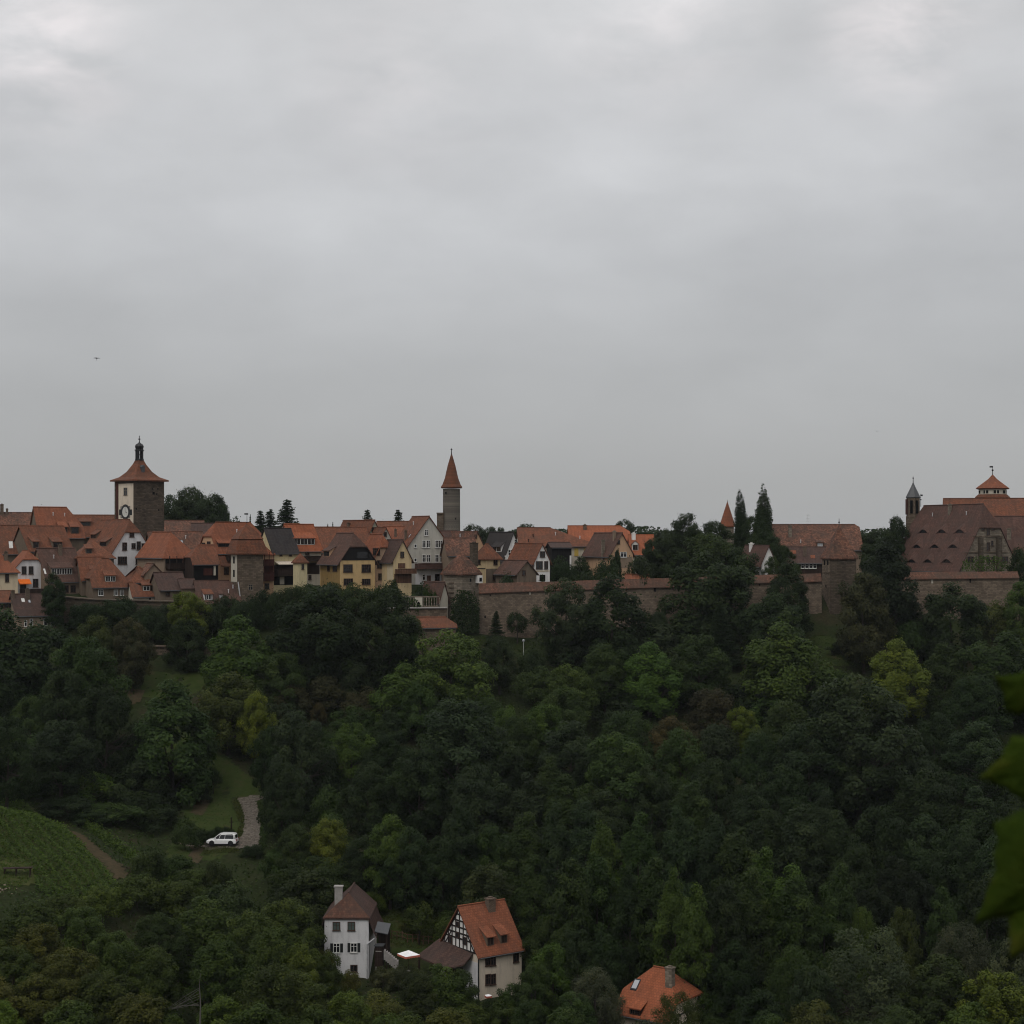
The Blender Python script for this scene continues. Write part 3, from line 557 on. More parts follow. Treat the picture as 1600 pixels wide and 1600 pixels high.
# slender tower with a cone
def round_tower(name, label, px, Y, prof, wall, roofprof, roof, n=20, yb=900, cat='tower'):
    z0 = (HZ-yb)/F*Y; r = empty(name, ((px-800)/F*Y, Y, z0), 0, label, cat); z = lambda py: (HZ-py)/F*Y-z0; s = Y/F
    mb = MB(); mb.lathe(0, 0, [(q*s, z(py)) for q, py in prof], n); mb.obj('wall', wall, r)
    rb = MB(); rb.lathe(0, 0, [(q*s, z(py)) for q, py in roofprof], n); rb.obj('roof', roof, r); return r, z, s
st, z, s_ = round_tower('slender_tower', 'slender round stone tower with a tall pointed rust spire on the skyline', 705.5, 402, [(13.8, 900), (13.3, 764)], 'tower_grey', [(16, 763), (17, 761), (14.2, 757), (10.5, 747), (6, 727), (.8, 709.5)], 'rust')
mb = MB(); mb.tube((0, 0, z(710.5)), (0, 0, z(700.5)), .12, .06, 6); mb.lathe(0, 0, [(.05, z(703.5)), (.26, z(702.3)), (.05, z(701))], 8); mb.obj('finial', 'iron', st)
mb = MB(); mb.box(-22.5*s_, -12*s_, -1.3, 1.2, z(900), z(803)); mb.box(-23*s_, -12*s_, -1.5, 1.4, z(803), z(801)); mb.obj('stair_turret', 'stone', st)
mb = MB(); mb.box(-9.5*s_, -7.5*s_, -12*s_, -10*s_, z(772), z(769)); mb.box(6*s_, 7.6*s_, -12*s_, -10*s_, z(812), z(809)); mb.obj('opening', 'dark_void', st)
# right of the slender tower
House('dark grey roof slope between the big grey gable and the mottled roof', 688, 690, 716, 852, 831, 376, 8, 1, d=8, roof='umber', wall='dun')
hs = House('mottled brown roofed house with a small peach gable right of the slender tower', 690, 734, 757, 856, 832, 368, 26, 2, roof='mottled', wall='peach', win=[('R',743,838.5,2.4,4)], d=17)
hs.vent(719, 839)
hs = House('cream house with orange brown hipped roof and a huge grey chimney', 740, 759, 781.5, 870.5, 851, 352, 40, 1, yb=915, k=(.0, .0), roof='rust', wall='straw', inset=.8,
      win=[('L',748.5,877,4,8.5),('R',774,878,5,8)])
hs.panel('L', 741, 758.6, 887.5, 889, 'beam', 'string_course', 0, .06); hs.panel('R', 759.4, 781, 888.5, 915, 'dun', 'stone_base', 0, .04); hs.win('R', 772, 901.5, 4, 8); hs.chimney(740.5, 848, 876, 12, 'old_stone')
House('brown eaved house front between the grey gable and the huge grey chimney', 694, 700, 746, 867, 842, 357, 10, 1, d=8, roof='mottled', wall='tan', win=[('R',733,876,4,8)])
hs = square_tower('wall_turret', 'stone wall turret with brown tent roof above the ivy', 693.5, 722, 748, 898.5, 341, 45, 975, 'pale_stone', 'mottled', [(1, 898.5), (.78, 888), (.42, 875), (.02, 864.5)], over=.5)
hs.panel('R', 733.8, 736.4, 904, 909, 'dark_void', 'slit_window', 0, .03)
for i in range(6):
    y = 910+i*7.4; hs.panel('L', 702, 709, y, y+2.2, 'stone', 'corbel', 0, .12)
hs.panel('R', 743, 749, 899, 911, 'snow', 'oriel', 0, .9); hs.panel('R', 744, 748, 902.5, 908.5, 'glass', 'pane', .9, .92)
hs = House('white gabled house with black roof and balcony door, near the mid skyline', 752, 788, 816, 872.5, 833, 364, 30, 2, yb=905, roof='slate', wall='snow', win=[('R',805.5,847,3.2,7),('R',797.5,865,6.5,11)], frame=W_)
hs.balcony('R', 788.5, 811, 868, 873, 1.1, 'white_frame', 0); hs.dormer(776, 858, 14, 7, 'shed', 'snow', 'slate', W_, 1)
hs = House('very long rust roof with cream front and yellow shutters', 806, 812, 938, 853, 826, 376, 3, 1, yb=895, k=(1, 0), roof='rust', wall='pale', inset=1.6, d=13)
hs.vent(833, 839, 'timber'); hs.vent(826, 847, 'timber'); hs.vent(906, 842); hs.vent(868, 836)
for x in (900.6, 915.6, 932.5): hs.win('R', x, 862.5, 5, 10, 'shutter_yellow', None, 'shutter_yellow')
hs = House('black boarded timber barn partly covered with ivy', 858, 862, 893, 856, 849, 366, 8, 1, yb=905, d=8, roof='umber', wall='black_boards')
hs.panel('R', 890, 892.5, 868, 896, 'snow', 'post', .05, .3)
hs = House('white house with steep rust roof and pointed gable, grid windows', 812, 835, 859, 877, 851, 350, 30, 2, yb=910, roof='rust', wall='snow', frame=B_, d=11,
      win=[('R',847.5,866,6.5,8),('R',842.5,883,9,11),('R',853.2,883,4.6,11),('L',829,884,7,11)])
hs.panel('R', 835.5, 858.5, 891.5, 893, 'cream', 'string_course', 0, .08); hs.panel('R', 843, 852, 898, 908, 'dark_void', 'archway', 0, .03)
hs = House('low grey gabled house with dull brown roof just behind the town wall', 780, 808, 838, 896, 877.5, 345, 33, 2, yb=915, roof='brown', wall='dun', win=[('R',818.5,895,4,6.5)], d=8)
hs = House('bright orange long roof at the back of the mid skyline', 888, 890, 984, 845, 823, 398, 2, 1, d=11, roof='bright', wall='pale', k=(1, .6), chim=[(914, 820, 827, 6)])
hs = House('bright orange roof with a white gabled dormer and white chimney', 984, 986, 1023, 866, 837, 385, 4, 1, d=11, roof='bright', wall='pale', chim=[(990, 833, 842, 7, 'snow')])
hs.dormer(992.5, 855, 8, 8, 'gable', 'snow', 'orange', B_, 2)
hs = House('brown roofed house with a tan gable and two chimneys', 912, 954, 989, 866, 834, 360, 28, 2, yb=890, roof='brown', wall='peach', chim=[(960, 830, 842, 5, 'tan')], win=[('R',966.5,847,2.6,5),('R',963,866.5,4,7),('R',974,866.5,9,7,W_)])
hs.chimney(942.5, 844, 866, 5.5, 'pale_stone'); hs.panel('R', 954.5, 988, 870, 888, 'tan', 'base_render', 0, .02)
House('little orange roof peeping over the town wall', 978, 979, 1013, 907, 899, 347, 2, 1, d=3, roof='orange', wall='dun')
# far cone, right part
jj, z, s_ = round_tower('distant_spire', 'distant small tower with an orange cone roof beside the poplars', 1136.5, 432, [(10.3, 850), (10.3, 823)], 'pale_stone', [(12, 823.5), (12.4, 822), (7.5, 806), (.4, 784)], 'orange', 14, 860)
mb = MB(); mb.tube((0, 0, z(784.5)), (0, 0, z(781)), .06, .04, 6); mb.obj('finial', 'iron', jj)
hs = House('huge patchy orange brown roof right of the two poplars', 1208, 1211, 1347, 858.5, 821, 386, 5, 1, yb=885, d=14, k=(1, .9), roof='mottled', wall='tan', chim=[(1234.5, 821, 838, 6, 'pale_stone')])
hs.vent(1251, 848)
hs.dormer(1281.5, 851, 8, 4.5, 'shed', 'dun', 'mottled', W_, 1, 'bright_glass')
x_, y_, zz_ = hs.onroof(1262.5, 821); mb = MB(); mb.tube((x_, hs.W/2, hs.zr), (x_, hs.W/2, hs.zr+2.6), .04, .03, 5)
for q in (.9, 1.5, 2.3): mb.box(x_-.5, x_+.5, hs.W/2-.02, hs.W/2+.02, hs.zr+q, hs.zr+q+.05)
mb.obj('antenna', 'zinc', hs.root)
hs = House('dull brown roofed house with a row of white windows beside the gate tower', 1226, 1230, 1296, 879, 856, 366, 4, 1, yb=900, d=9, roof='umber', wall='timber', chim=[(1257.5, 854, 868, 6)])
hs.skylight(1239, 863, 10, 4, 'orange', 'orange'); hs.skylight(1270, 870, 7, 4, 'orange', 'orange')
for x in (1254, 1260.5, 1267, 1273): hs.win('R', x, 884.5, 4, 6, W_)
gt = square_tower('gate_tower', 'square stone wall tower with a steep orange brown tent roof', 1284.5, 1297.5, 1338, 873.5, 350, 17, 985, 'old_stone', 'mottled', [(1, 873.5), (.62, 853), (.3, 837), (.02, 821)], over=.35)
gt.panel('L', 1285, 1297.3, 874.5, 984, 'wallstone', 'pale_face', 0, .03); gt.panel('L', 1285, 1297.3, 893.6, 895.2, 'stone', 'string_course', .03, .12)
for x in (1288.5, 1293.6): gt.panel('L', x-1, x+1, 875.5, 883, 'dark_void', 'slit_window', .03, .05)
for y in (914, 942): gt.panel('L', 1290, 1291.6, y, y+4, 'dark_void', 'slit_window', .03, .05)
mb = MB(); mb.tube((gt.cx, gt.cy, gt.z(823)), (gt.cx, gt.cy, gt.z(810)), .1, .05, 6); mb.lathe(gt.cx, gt.cy, [(.05, gt.z(817.5)), (.22, gt.z(816)), (.05, gt.z(814.5))], 8); mb.obj('finial', 'iron', gt.root)
hs = House('brown roofed house with a white gable tip sunk among the dark trees', 1160, 1190, 1212, 880, 854, 359, 24, 2, yb=905, roof='rose', wall='snow', chim=[(1174, 849, 856, 7, 'snow')], d=12)
# chapel turret
ch, z, s_ = round_tower('chapel_turret', 'slim grey spired bell turret left of the hospital building', 1426.8, 390, [(11.3, 885), (11.3, 807), (10.4, 806), (10.4, 778)], 'stone', [(10.8, 778.5), (11.6, 777), (7.2, 768), (3.2, 760), (.7, 754)], 'lead', 8, 890)
mb = MB(); mb.tube((0, 0, z(755)), (0, 0, z(744.5)), .1, .05, 6); mb.lathe(0, 0, [(.05, z(748.5)), (.2, z(747)), (.05, z(745.8))], 8); mb.obj('finial', 'iron', ch)
mb = MB()
for x in (-5, 3.6): mb.box(x*s_-.28, x*s_+.28, -10.6*s_, -9.3*s_, z(802), z(782))
mb.obj('opening', 'dark_void', ch); mb = MB(); mb.box(-11.2*s_, -9.6*s_, -4*s_, 4*s_, z(804), z(780)); mb.obj('corner_strip', 'red_boards', ch)
# hospital building
hs = House('huge hospital building, steep brown roof with rows of eyebrow dormers', 1394, 1500, 1591, 889, 788.5, 362, 34, 2, yb=912, k=(.63, .72), roof='rose', wall='pale_stone', inset=.75,
      win=[('R',1544,830,3.6,11),('R',1544,854,3.6,12),('R',1514,874,3.2,8),('R',1519,874,3.2,8),('R',1544,875.5,4.2,10),('R',1551.5,875.5,4.2,10),('R',1568,874,3,8),('R',1572.5,874,3,8),('R',1536,825,3,6),('R',1551.5,825,3,6),('R',1550,849,2.6,7)],
      chim=[(1484, 788, 801, 5.5, 'pale_stone')])
hs.vent(1457, 806); hs.vent(1510, 804)
for x, y in ((1442,830),(1471,830),(1499,830),(1432,853.5),(1460,853.5),(1488.6,853.5),(1424,876.5),(1449,876.5),(1478.5,876.5)): hs.dormer(x, y, 16.5, 7, 'eyebrow')
for y in (838, 863): hs.panel('R', 1508 if y > 850 else 1520, 1574 if y > 850 else 1566, y-.9, y+.9, 'stone', 'string_course', 0, .15)
hs.panel('R', 1528, 1533, 840, 905, 'old_stone', 'buttress', 0, .9); hs.panel('R', 1556, 1562, 840, 905, 'old_stone', 'buttress', 0, .9)
x_, z_ = hs.A/2, hs.zr; L_ = hs.B
mb = MB(); mb.tube((x_, L_-.3, z_), (x_, L_-.3, z_+2.9), .07, .04, 6); mb.lathe(x_, L_-.3, [(.05, z_+1.4), (.2, z_+1.6), (.05, z_+1.8)], 8); mb.box(x_-.1, x_+.5, L_-.32, L_-.28, z_+2.4, z_+2.75); mb.obj('weathervane', 'iron', hs.root)
hs = House('long rust roof behind the hospital at the right edge', 1474, 1478, 1640, 825, 780.5, 392, 3, 1, d=14, roof='rust', wall='dun')
House('red brown roof right of the hospital gable with a tan chimney', 1556, 1560, 1650, 878, 808, 376, 4, 1, d=16, roof='rose', wall='dun', chim=[(1576.5, 826, 841, 7, 'pale_stone')])
rt, z, s_ = round_tower('bastion_lantern', 'octagonal look out turret with orange tent roof above the right edge roofs', 1551, 422, [(22, 830), (22, 765)], 'pale', [(25, 764.5), (26.5, 763), (17, 756), (7, 748.5), (1, 742)], 'orange', 8, 840)
mb = MB(); mb.lathe(0, 0, [(27.5*s_, z(778)), (27.5*s_, z(776.8)), (22.6*s_, z(772.5))], 8); mb.obj('skirt_roof', 'rust', rt)
mb = MB(); mb.tube((0, 0, z(743)), (0, 0, z(729)), .1, .04, 6); mb.lathe(0, 0, [(.06, z(736.5)), (.3, z(734.6)), (.06, z(733))], 8); mb.box(-.75, .1, -.02, .02, z(730.6), z(728.2)); mb.obj('weathervane', 'iron', rt)
mb = MB()
for i in range(8):
    a = i*math.pi/4+math.pi/8; ca_, sa_ = math.cos(a), math.sin(a); rr = 22*s_*math.cos(math.pi/8)
    for k_ in (-.9, .9):
        c = Vector((ca_*rr, sa_*rr, 0)); t_ = Vector((-sa_, ca_, 0))*k_; u_ = Vector((-sa_, ca_, 0))*.28; n_ = Vector((ca_, sa_, 0))*.03
        p = [c+t_-u_-n_, c+t_+u_-n_, c+t_+u_+n_, c+t_-u_+n_]; mb.loft([[(q.x, q.y, z(771.5)) for q in p], [(q.x, q.y, z(766.5)) for q in p]])
mb.obj('slit_window', 'dark_void', rt)

# ------------------------------------------------------------------ walls
def town_wall(name, label, pts, mat, roofmat, thick=1.1, slits=(), group=None):
    """pts: (px, py roof top, py roof foot, py base, Y): a wall with a tiled coping, along the polyline"""
    X0, Y0 = (pts[0][0]-800)/F*pts[0][4], pts[0][4]; r = empty(name, (X0, Y0, 0), 0, label, 'wall', group)
    W = [((p[0]-800)/F*p[4]-X0, p[4]-Y0, (HZ-p[1])/F*p[4], (HZ-p[2])/F*p[4], (HZ-p[3])/F*p[4]) for p in pts]
    mb = MB(); mb.loft([[(x, y, zb), (x, y+thick, zb), (x, y+thick, zf), (x, y, zf)] for x, y, zt, zf, zb in W]); mb.obj('wall', mat, r)
    rb = MB(); rb.loft([[(x, y-.35, zf-.1), (x, y+thick+.3, zf-.1), (x, y+thick+.3, zf+.04), (x, y+thick*.5+.5, zt), (x, y-.35, zf+.06)] for x, y, zt, zf, zb in W]); rb.obj('tiled_coping', roofmat, r)
    for px, py, w, h, mt in slits:
        for p, q, a, b in zip(pts, pts[1:], W, W[1:]):
            if p[0] <= px <= q[0]:
                e = (px-p[0])/(q[0]-p[0]); x, y = a[0]+(b[0]-a[0])*e, a[1]+(b[1]-a[1])*e; Yd = Y0+y; hw, hh, zc = w*Yd/F/2, h*Yd/F/2, (HZ-py)/F*Yd
                m2 = MB(); m2.box(x-hw, x+hw, y-.02, y+.06, zc-hh, zc+hh); m2.obj('wall_opening', mt, r)
    return r
town_wall('town_wall', 'long stone town wall with red tiled coping running behind the big trees',
          [(748, 911.8, 927, 1000, 341.5), (861, 909, 922.5, 1000, 343), (979, 905, 919, 995, 345), (1060, 903, 917, 990, 346.5), (1163, 899, 911.5, 990, 348), (1284, 896, 908.5, 985, 350.5)], 'wallstone', 'coping',
          slits=[(1022.5, 921, 5, 7, 'dark_void'), (766, 930, 2, 2.5, 'dark_void'), (828, 927, 3, 4, 'pale'), (758, 964, 2.5, 4, 'dark_void'), (822, 976, 2, 3, 'dark_void'), (1187, 914, 1.4, 4, 'dark_void')])
town_wall('town_wall', 'grey stone town wall with tiled coping below the hospital building', [(1405, 894, 905, 985, 349), (1500, 893.5, 904, 985, 349), (1592, 893, 903, 985, 349)], 'wallstone', 'coping', .9,
          slits=[(1456.6, 908.5, 3, 6, 'pale'), (1516, 907.5, 2.5, 6, 'dark_void')])
town_wall('town_wall', 'dark old stone wall under the rust hip roofed house at left', [(88, 930, 931.5, 985, 337), (150, 935.5, 937, 985, 338.5), (262, 938, 939.5, 985, 338.5), (372, 947, 948.5, 985, 337)], 'old_stone', 'old_stone', .9)
town_wall('retaining_wall', 'weathered retaining wall above the grass slope at left', [(238, 1008, 1010, 1048, 329), (300, 1009, 1011, 1050, 329), (336, 1008, 1010, 1056, 328)], 'stone', 'stone', .7)
town_wall('retaining_wall', 'grey retaining wall under the garden balustrade beside the wall turret', [(600, 949, 950, 975, 338), (699, 948.5, 949.5, 980, 338)], 'stone', 'concrete', .6)
hs = House('low outbuilding with rust tiled roof and tan wall below the wall turret', 630, 640, 712, 980, 966, 331, 6, 1, yb=1015, d=5, k=(1, .2), roof='rust', wall='wallstone')
hs = House('little brown roof with white verge beside the garden balustrade', 668, 688, 700, 934, 911, 341, 40, 2, yb=952, roof='brown', wall='pale', d=6)
# garden balustrade
r = empty('garden_balustrade', P(629, 948, 338.6), 0, 'pale stone garden balustrade with a small archway', 'balustrade'); s_ = 338.6/F
mb = MB(); mb.box(0, 57*s_, 0, .3, 14.5*s_, 16.5*s_); mb.box(0, 57*s_, 0, .3, 0, 1.5*s_)
for i in range(15):
    x = i*4.07*s_
    if not 4 < i < 8: mb.box(x, x+1.3*s_, .05, .25, 1.5*s_, 14.5*s_)
mb.obj('railing', 'pale_stone', r); mb = MB(); mb.box(19*s_, 31*s_, -.1, .4, 0, 14.4*s_); mb.obj('wall', 'pale', r); mb = MB()
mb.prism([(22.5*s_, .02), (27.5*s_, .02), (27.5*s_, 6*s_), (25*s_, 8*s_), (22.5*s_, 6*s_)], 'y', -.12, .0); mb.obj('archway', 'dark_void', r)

# ------------------------------------------------------------------ the three houses in the valley
wh = House('tall white house in the valley with grey hipped roof and dark shutters', 507, 576, 587, 1434, 1403.5, 225, 84, 1, yb=1530, k=(0, 1), d=None, w=8.8, roof='umber', wall='white', inset=.82, frame=B_, oe=.22,
      win=[('L',525.7,1447,9.5,11,None,None,'shutter_green'),('L',549,1447,9.5,11.5,None,None,'shutter_green'),('L',553,1480.5,8.5,13,W_,'shutter_dark'),('L',526,1481,8.5,13,W_,'shutter_dark'),('L',553,1513,9,9)])
# the front hip carries redder tiles; steep skirts of roof hang over both long sides
W_h, zr_, ze_ = wh.W, wh.zr, wh.ze
e_ = .22; zk = ze_+wh.th-wh.m*e_
mb = MB(); tl = [(-e_-.02, -e_+.03, zk+.035), (-e_-.02, W_h+e_-.03, zk+.035), (.82*W_h/2-.04, W_h/2, zr_+wh.th+.05)]
mb.slab([tl[::-1]], .03); mb.obj('front_hip', 'hip_tiles', wh.root)
zq = (HZ-1464)/F*225-wh.zb
for sg, v0 in ((-1, -.02), (1, W_h+.02)):
    mb = MB(); p4 = [(-.25, v0, zk-.03), (wh.A+.3, v0, zk-.03), (wh.A+.3, v0+sg*.5, (zk+zq)/2-.2), (-.25, v0+sg*.5, (zk+zq)/2-.2)]; p5 = [p4[3], p4[2], (wh.A+.3, v0+sg*1.05, zq), (-.25, v0+sg*1.05, zq)]
    mb.slab([p4, p5] if sg > 0 else [p4[::-1], p5[::-1]], .16); mb.obj('skirt_roof', 'umber', wh.root)
z_ = wh.ze+wh.th+wh.m*(W_h*.2)
x_ = 2.0
mb = MB(); zc = (HZ-1384)/F*(225+2)-wh.zb; mb.box(x_-.4, x_+.4, W_h*.72-.5, W_h*.72+.5, z_-1.2, zc-.15); mb.box(x_-.5, x_+.5, W_h*.72-.6, W_h*.72+.6, zc-.15, zc); mb.obj('chimney', 'concrete', wh.root)
mb = MB(); mb.tube((-.14, .2, 0), (-.14, .2, wh.ze-3.4), .09, .09, 8); mb.tube((-.14, .2, wh.ze-3.4), (.1, -.75, wh.ze-2.7), .09, .09, 8); mb.obj('downpipe', 'zinc', wh.root)

hh = House('half timbered gable house in the valley with orange red roof and cream walls', 690, 748, 815, 1492.5, 1418, 220, 35, 1, yb=1562, roof='orange', wall='buff', oe=.35, og=.35,
      win=[('R',762.2,1500.8,6.3,14),('R',770.2,1500.6,6.3,14),('R',806,1495.5,7,13.5),('R',762.2,1530.3,6.3,14.5),('R',770.2,1530,6.3,14.5)],
      dorm=[(766.5,1470.5,8.5,11.5,'shed','dun','orange',B_,2),(787.5,1466.5,8.5,11.5,'shed','dun','orange',B_,2)], chim=[(766,1403,1418,15,'brick_chimney')])
hh.panel('L', 690, 747.6, 1495, 1562, 'white', 'side_render', 0, .02)
W2, zeh, zrh = hh.W, hh.ze, hh.zr
mb = MB(); mb.add([(-.03, 0, zeh+.02), (-.03, W2, zeh+.02), (-.03, W2/2, zrh-.06)], [(0, 2, 1)]); mb.obj('gable_infill', 'snow', hh.root)
tf = MB()
def beam(p, q, w=.2):
    p, q = Vector((0, *p)), Vector((0, *q)); d_ = (q-p).normalized(); n_ = Vector((0, -d_.z, d_.y))*w/2
    r0 = [p-n_, q-n_, q+n_, p+n_]; tf.loft([[(-.10, v.y, v.z) for v in r0], [(-.031, v.y, v.z) for v in r0]])
H_ = zrh-zeh
def wid(f): return W2/2*f, W2-W2/2*f
for f in (.02, .25, .38, .52, .68, .83):
    a_, b_ = wid(f); beam((a_+.05, zeh+H_*f), (b_-.05, zeh+H_*f), .2)
beam((.02, zeh), (W2/2, zrh-.05), .26); beam((W2-.02, zeh), (W2/2, zrh-.05), .26)
for u in np.linspace(.1, .9, 9):
    f = (min(u, 1-u))*2
    beam((W2*u, zeh+.1), (W2*u, zeh+H_*(f-.04)), .17)
beam((W2*.1, zeh+.1), (W2*.28, zeh+H_*.38), .16); beam((W2*.9, zeh+.1), (W2*.72, zeh+H_*.38), .16)
tf.obj('timber_frame', 'beam', hh.root)
for px, py, w_, h_ in ((704,1468,5,9.5),(727,1470,5,10.5),(715.6,1444,4,6.5),(715.6,1461,4,7)):
    u0, u1, z0, z1 = hh.rect('L', px, py, w_, h_); mb = MB()
    for t_ in ((u0-.08,u0,z0-.08,z1+.08),(u1,u1+.08,z0-.08,z1+.08),(u0,u1,z1,z1+.08),(u0,u1,z0-.08,z0),((u0+u1)/2-.03,(u0+u1)/2+.03,z0,z1)): hh.fbox(mb, 'L', *t_, .1, .15)
    w2 = mb.obj('window', 'brown_frame', hh.root); mb = MB(); hh.fbox(mb, 'L', u0, u1, z0, z1, .1, .125); mb.obj('pane', 'glass', w2)
mb = MB(); mb.tube((-.12, -.12, 0), (-.12, -.12, hh.ze-.1), .09, .09, 8); mb.obj('downpipe', 'iron', hh.root)
# lean-to on the gable side
zt = hh.hit('L', 730, 1487)[1]; v0 = .6; mb = MB()
poly = [(-.01, 1.2, zt+.1), (-.01, W2+.5, zt+.5), (-3.0, W2+1.4, zt-1.5), (-2.9, 3.2, zt-1.85), (-1.4, 1.3, zt-1.15)]
mb.slab([poly], .2); mb.obj('lean_to_roof', 'umber', hh.root)
for p in ((-2.7, 3.3), (-1.25, 1.6), (-2.8, W2+1.1)): mb = MB(); mb.box(p[0]-.1, p[0]+.1, p[1]-.1, p[1]+.1, 0, zt-2.0); mb.obj('post', 'timber', hh.root)
mb = MB(); mb.box(-2.6, -.05, 3.4, 3.55, 0, zt-2.2); mb.obj('lean_to_wall', 'timber', hh.root)

oh = House('house with orange half hipped roof among willows at the bottom edge', 963, 963, 1042, 1580, 1508, 209, -33, 1, d=9.5, k=(.45, .35), roof='bright', wall='buff', inset=.9, og=.4, oe=.4)
x_, y_, z_ = oh.onroof(993, 1539); mdl = oh.m/math.hypot(1, oh.m)
def onslope(mb, s0, s1, t0, t1, up, th):
    zt_ = lambda t: oh.ze+oh.th+oh.m*t+up
    mb.slab([[(s0, t0, zt_(t0)), (s1, t0, zt_(t0)), (s1, t1, zt_(t1)), (s0, t1, zt_(t1))]], th)
mb = MB(); onslope(mb, x_-.45, x_+.45, y_-.55, y_+.55, .1, .1); f_ = mb.obj('skylight', 'iron', oh.root); mb = MB(); onslope(mb, x_-.33, x_+.33, y_-.42, y_+.42, .115, .01); mb.obj('pane', 'bright_glass', f_)
oh.chimney(1047, 1511, 1538, 14, 'pale_stone'); oh.dormer(992, 1581, 14, 7, 'shed', 'timber', 'bright', B_, 2)
oh.panel('E', 1090, 1100, 1560, 1600, 'snow', 'panel', 0, .02) if False else None
tfm = MB(); 
for v in (.5, 2.2, 4.7, 7.2, 9.0): tfm.box(oh.A+.0, oh.A+.05, v-.1, v+.1, oh.ze-3, oh.ze+.3)
for zq in (-2.6, -1.2, .0): tfm.box(oh.A+.0, oh.A+.045, .1, 9.4, oh.ze+zq, oh.ze+zq+.18)
tfm.obj('timber_frame', 'beam', oh.root)
# ------------------------------------------------------------------ foliage
def leafmesh(name, C, N, L, Wd, tint, fold=.18):
    """one folded diamond per leaf spray: centres C, normals N"""
    n = len(C); rnd = rng.normal(size=(n, 3)); t = np.cross(N, rnd); t /= np.linalg.norm(t, axis=1, keepdims=True)+1e-9; b = np.cross(N, t)
    L = np.broadcast_to(L, n)[:, None]; Wd = np.broadcast_to(Wd, n)[:, None]
    v = np.empty((n, 4, 3)); v[:, 0] = C-t*L/2; v[:, 1] = C+b*Wd/2-N*L*fold; v[:, 2] = C+t*L/2; v[:, 3] = C-b*Wd/2-N*L*fold
    me = bpy.data.meshes.new(name); me.vertices.add(4*n); me.vertices.foreach_set('co', v.reshape(-1).astype(np.float32))
    me.loops.add(6*n); me.polygons.add(2*n)
    k = np.arange(n)[:, None]*4; idx = np.concatenate([k, k+1, k+2, k, k+2, k+3], 1).reshape(-1)
    me.loops.foreach_set('vertex_index', idx.astype(np.int32)); me.polygons.foreach_set('loop_start', np.arange(0, 6*n, 3, dtype=np.int32))
    me.update(calc_edges=True)
    at = me.attributes.new('tint', 'FLOAT', 'FACE'); at.data.foreach_set('value', np.repeat(np.clip(tint, 0, 1), 2).astype(np.float32))
    me.materials.append(MATS['leaves']); return me
def unit(v): return v/(np.linalg.norm(v, axis=1, keepdims=True)+1e-9)
def puffs(Cs, Rs, per, leaf, squash=.8, up=.4, jit=.42, axis0=None, tint0=None, fill=.25):
    """leaf sprays over a set of puffs; leaves that would sit deep inside the crown are few"""
    Cc, Nn, Tt = [], [], []
    for i, (c, r) in enumerate(zip(Cs, Rs)):
        m_ = max(12, int(per*(r/np.mean(Rs))**2)); d = unit(rng.normal(size=(m_, 3)))
        out = np.array([c[0], c[1], 0]); out = out/(np.linalg.norm(out)+1e-6)
        keep = (d@(out*.7+np.array([0, 0, .5]))) > rng.uniform(-1.0, .35, m_); d = d[keep]
        rr = r*rng.uniform(.72, 1.08, len(d))**1.0; sh = rng.random(len(d)) < fill; rr[sh] *= rng.uniform(.2, .8, sh.sum())
        p = c+d*rr[:, None]*np.array([1, 1, squash]); Cc.append(p)
        ctr = np.array([0, 0, Cs[:, 2].mean()]); co = unit((p-ctr)*np.array([1, 1, .8])); Nn.append(unit(d*.8+co*.4+np.array([0, 0, up])+rng.normal(size=d.shape)*jit))
        t0 = rng.normal(.5, .13) if tint0 is None else tint0[i]; Tt.append(t0+rng.normal(0, .13, len(d)))
    C = np.concatenate(Cc); N = np.concatenate(Nn); Tn = np.concatenate(Tt)
    return C, N, Tn, leaf*rng.uniform(.7, 1.35, len(C))
PROTO = {}
def envelope(kind, u):
    if kind == 'r': return np.sqrt(np.clip(1-(2*u-.86)**2/1.35, 0, 1))*np.where(u < .12, u/.12*.4+.6, 1)
    if kind == 't': return np.clip(np.sin(np.pi*np.clip(u*.86+.14, 0, 1))**.75, 0, 1)*(1-.25*u)
    if kind == 'c': return np.clip(np.sin(np.pi*np.clip(u*.8+.2, 0, 1))**.6, 0, 1)
    if kind == 'b': return np.sqrt(np.clip(1-u**2.2, 0, 1))
    if kind == 'w': return np.sqrt(np.clip(1-(2*u-.75)**2/1.6, 0, 1))
    if kind == 'o': return np.sqrt(np.clip(1-(2*u-.9)**2/1.25, 0, 1))
    return np.ones_like(u)
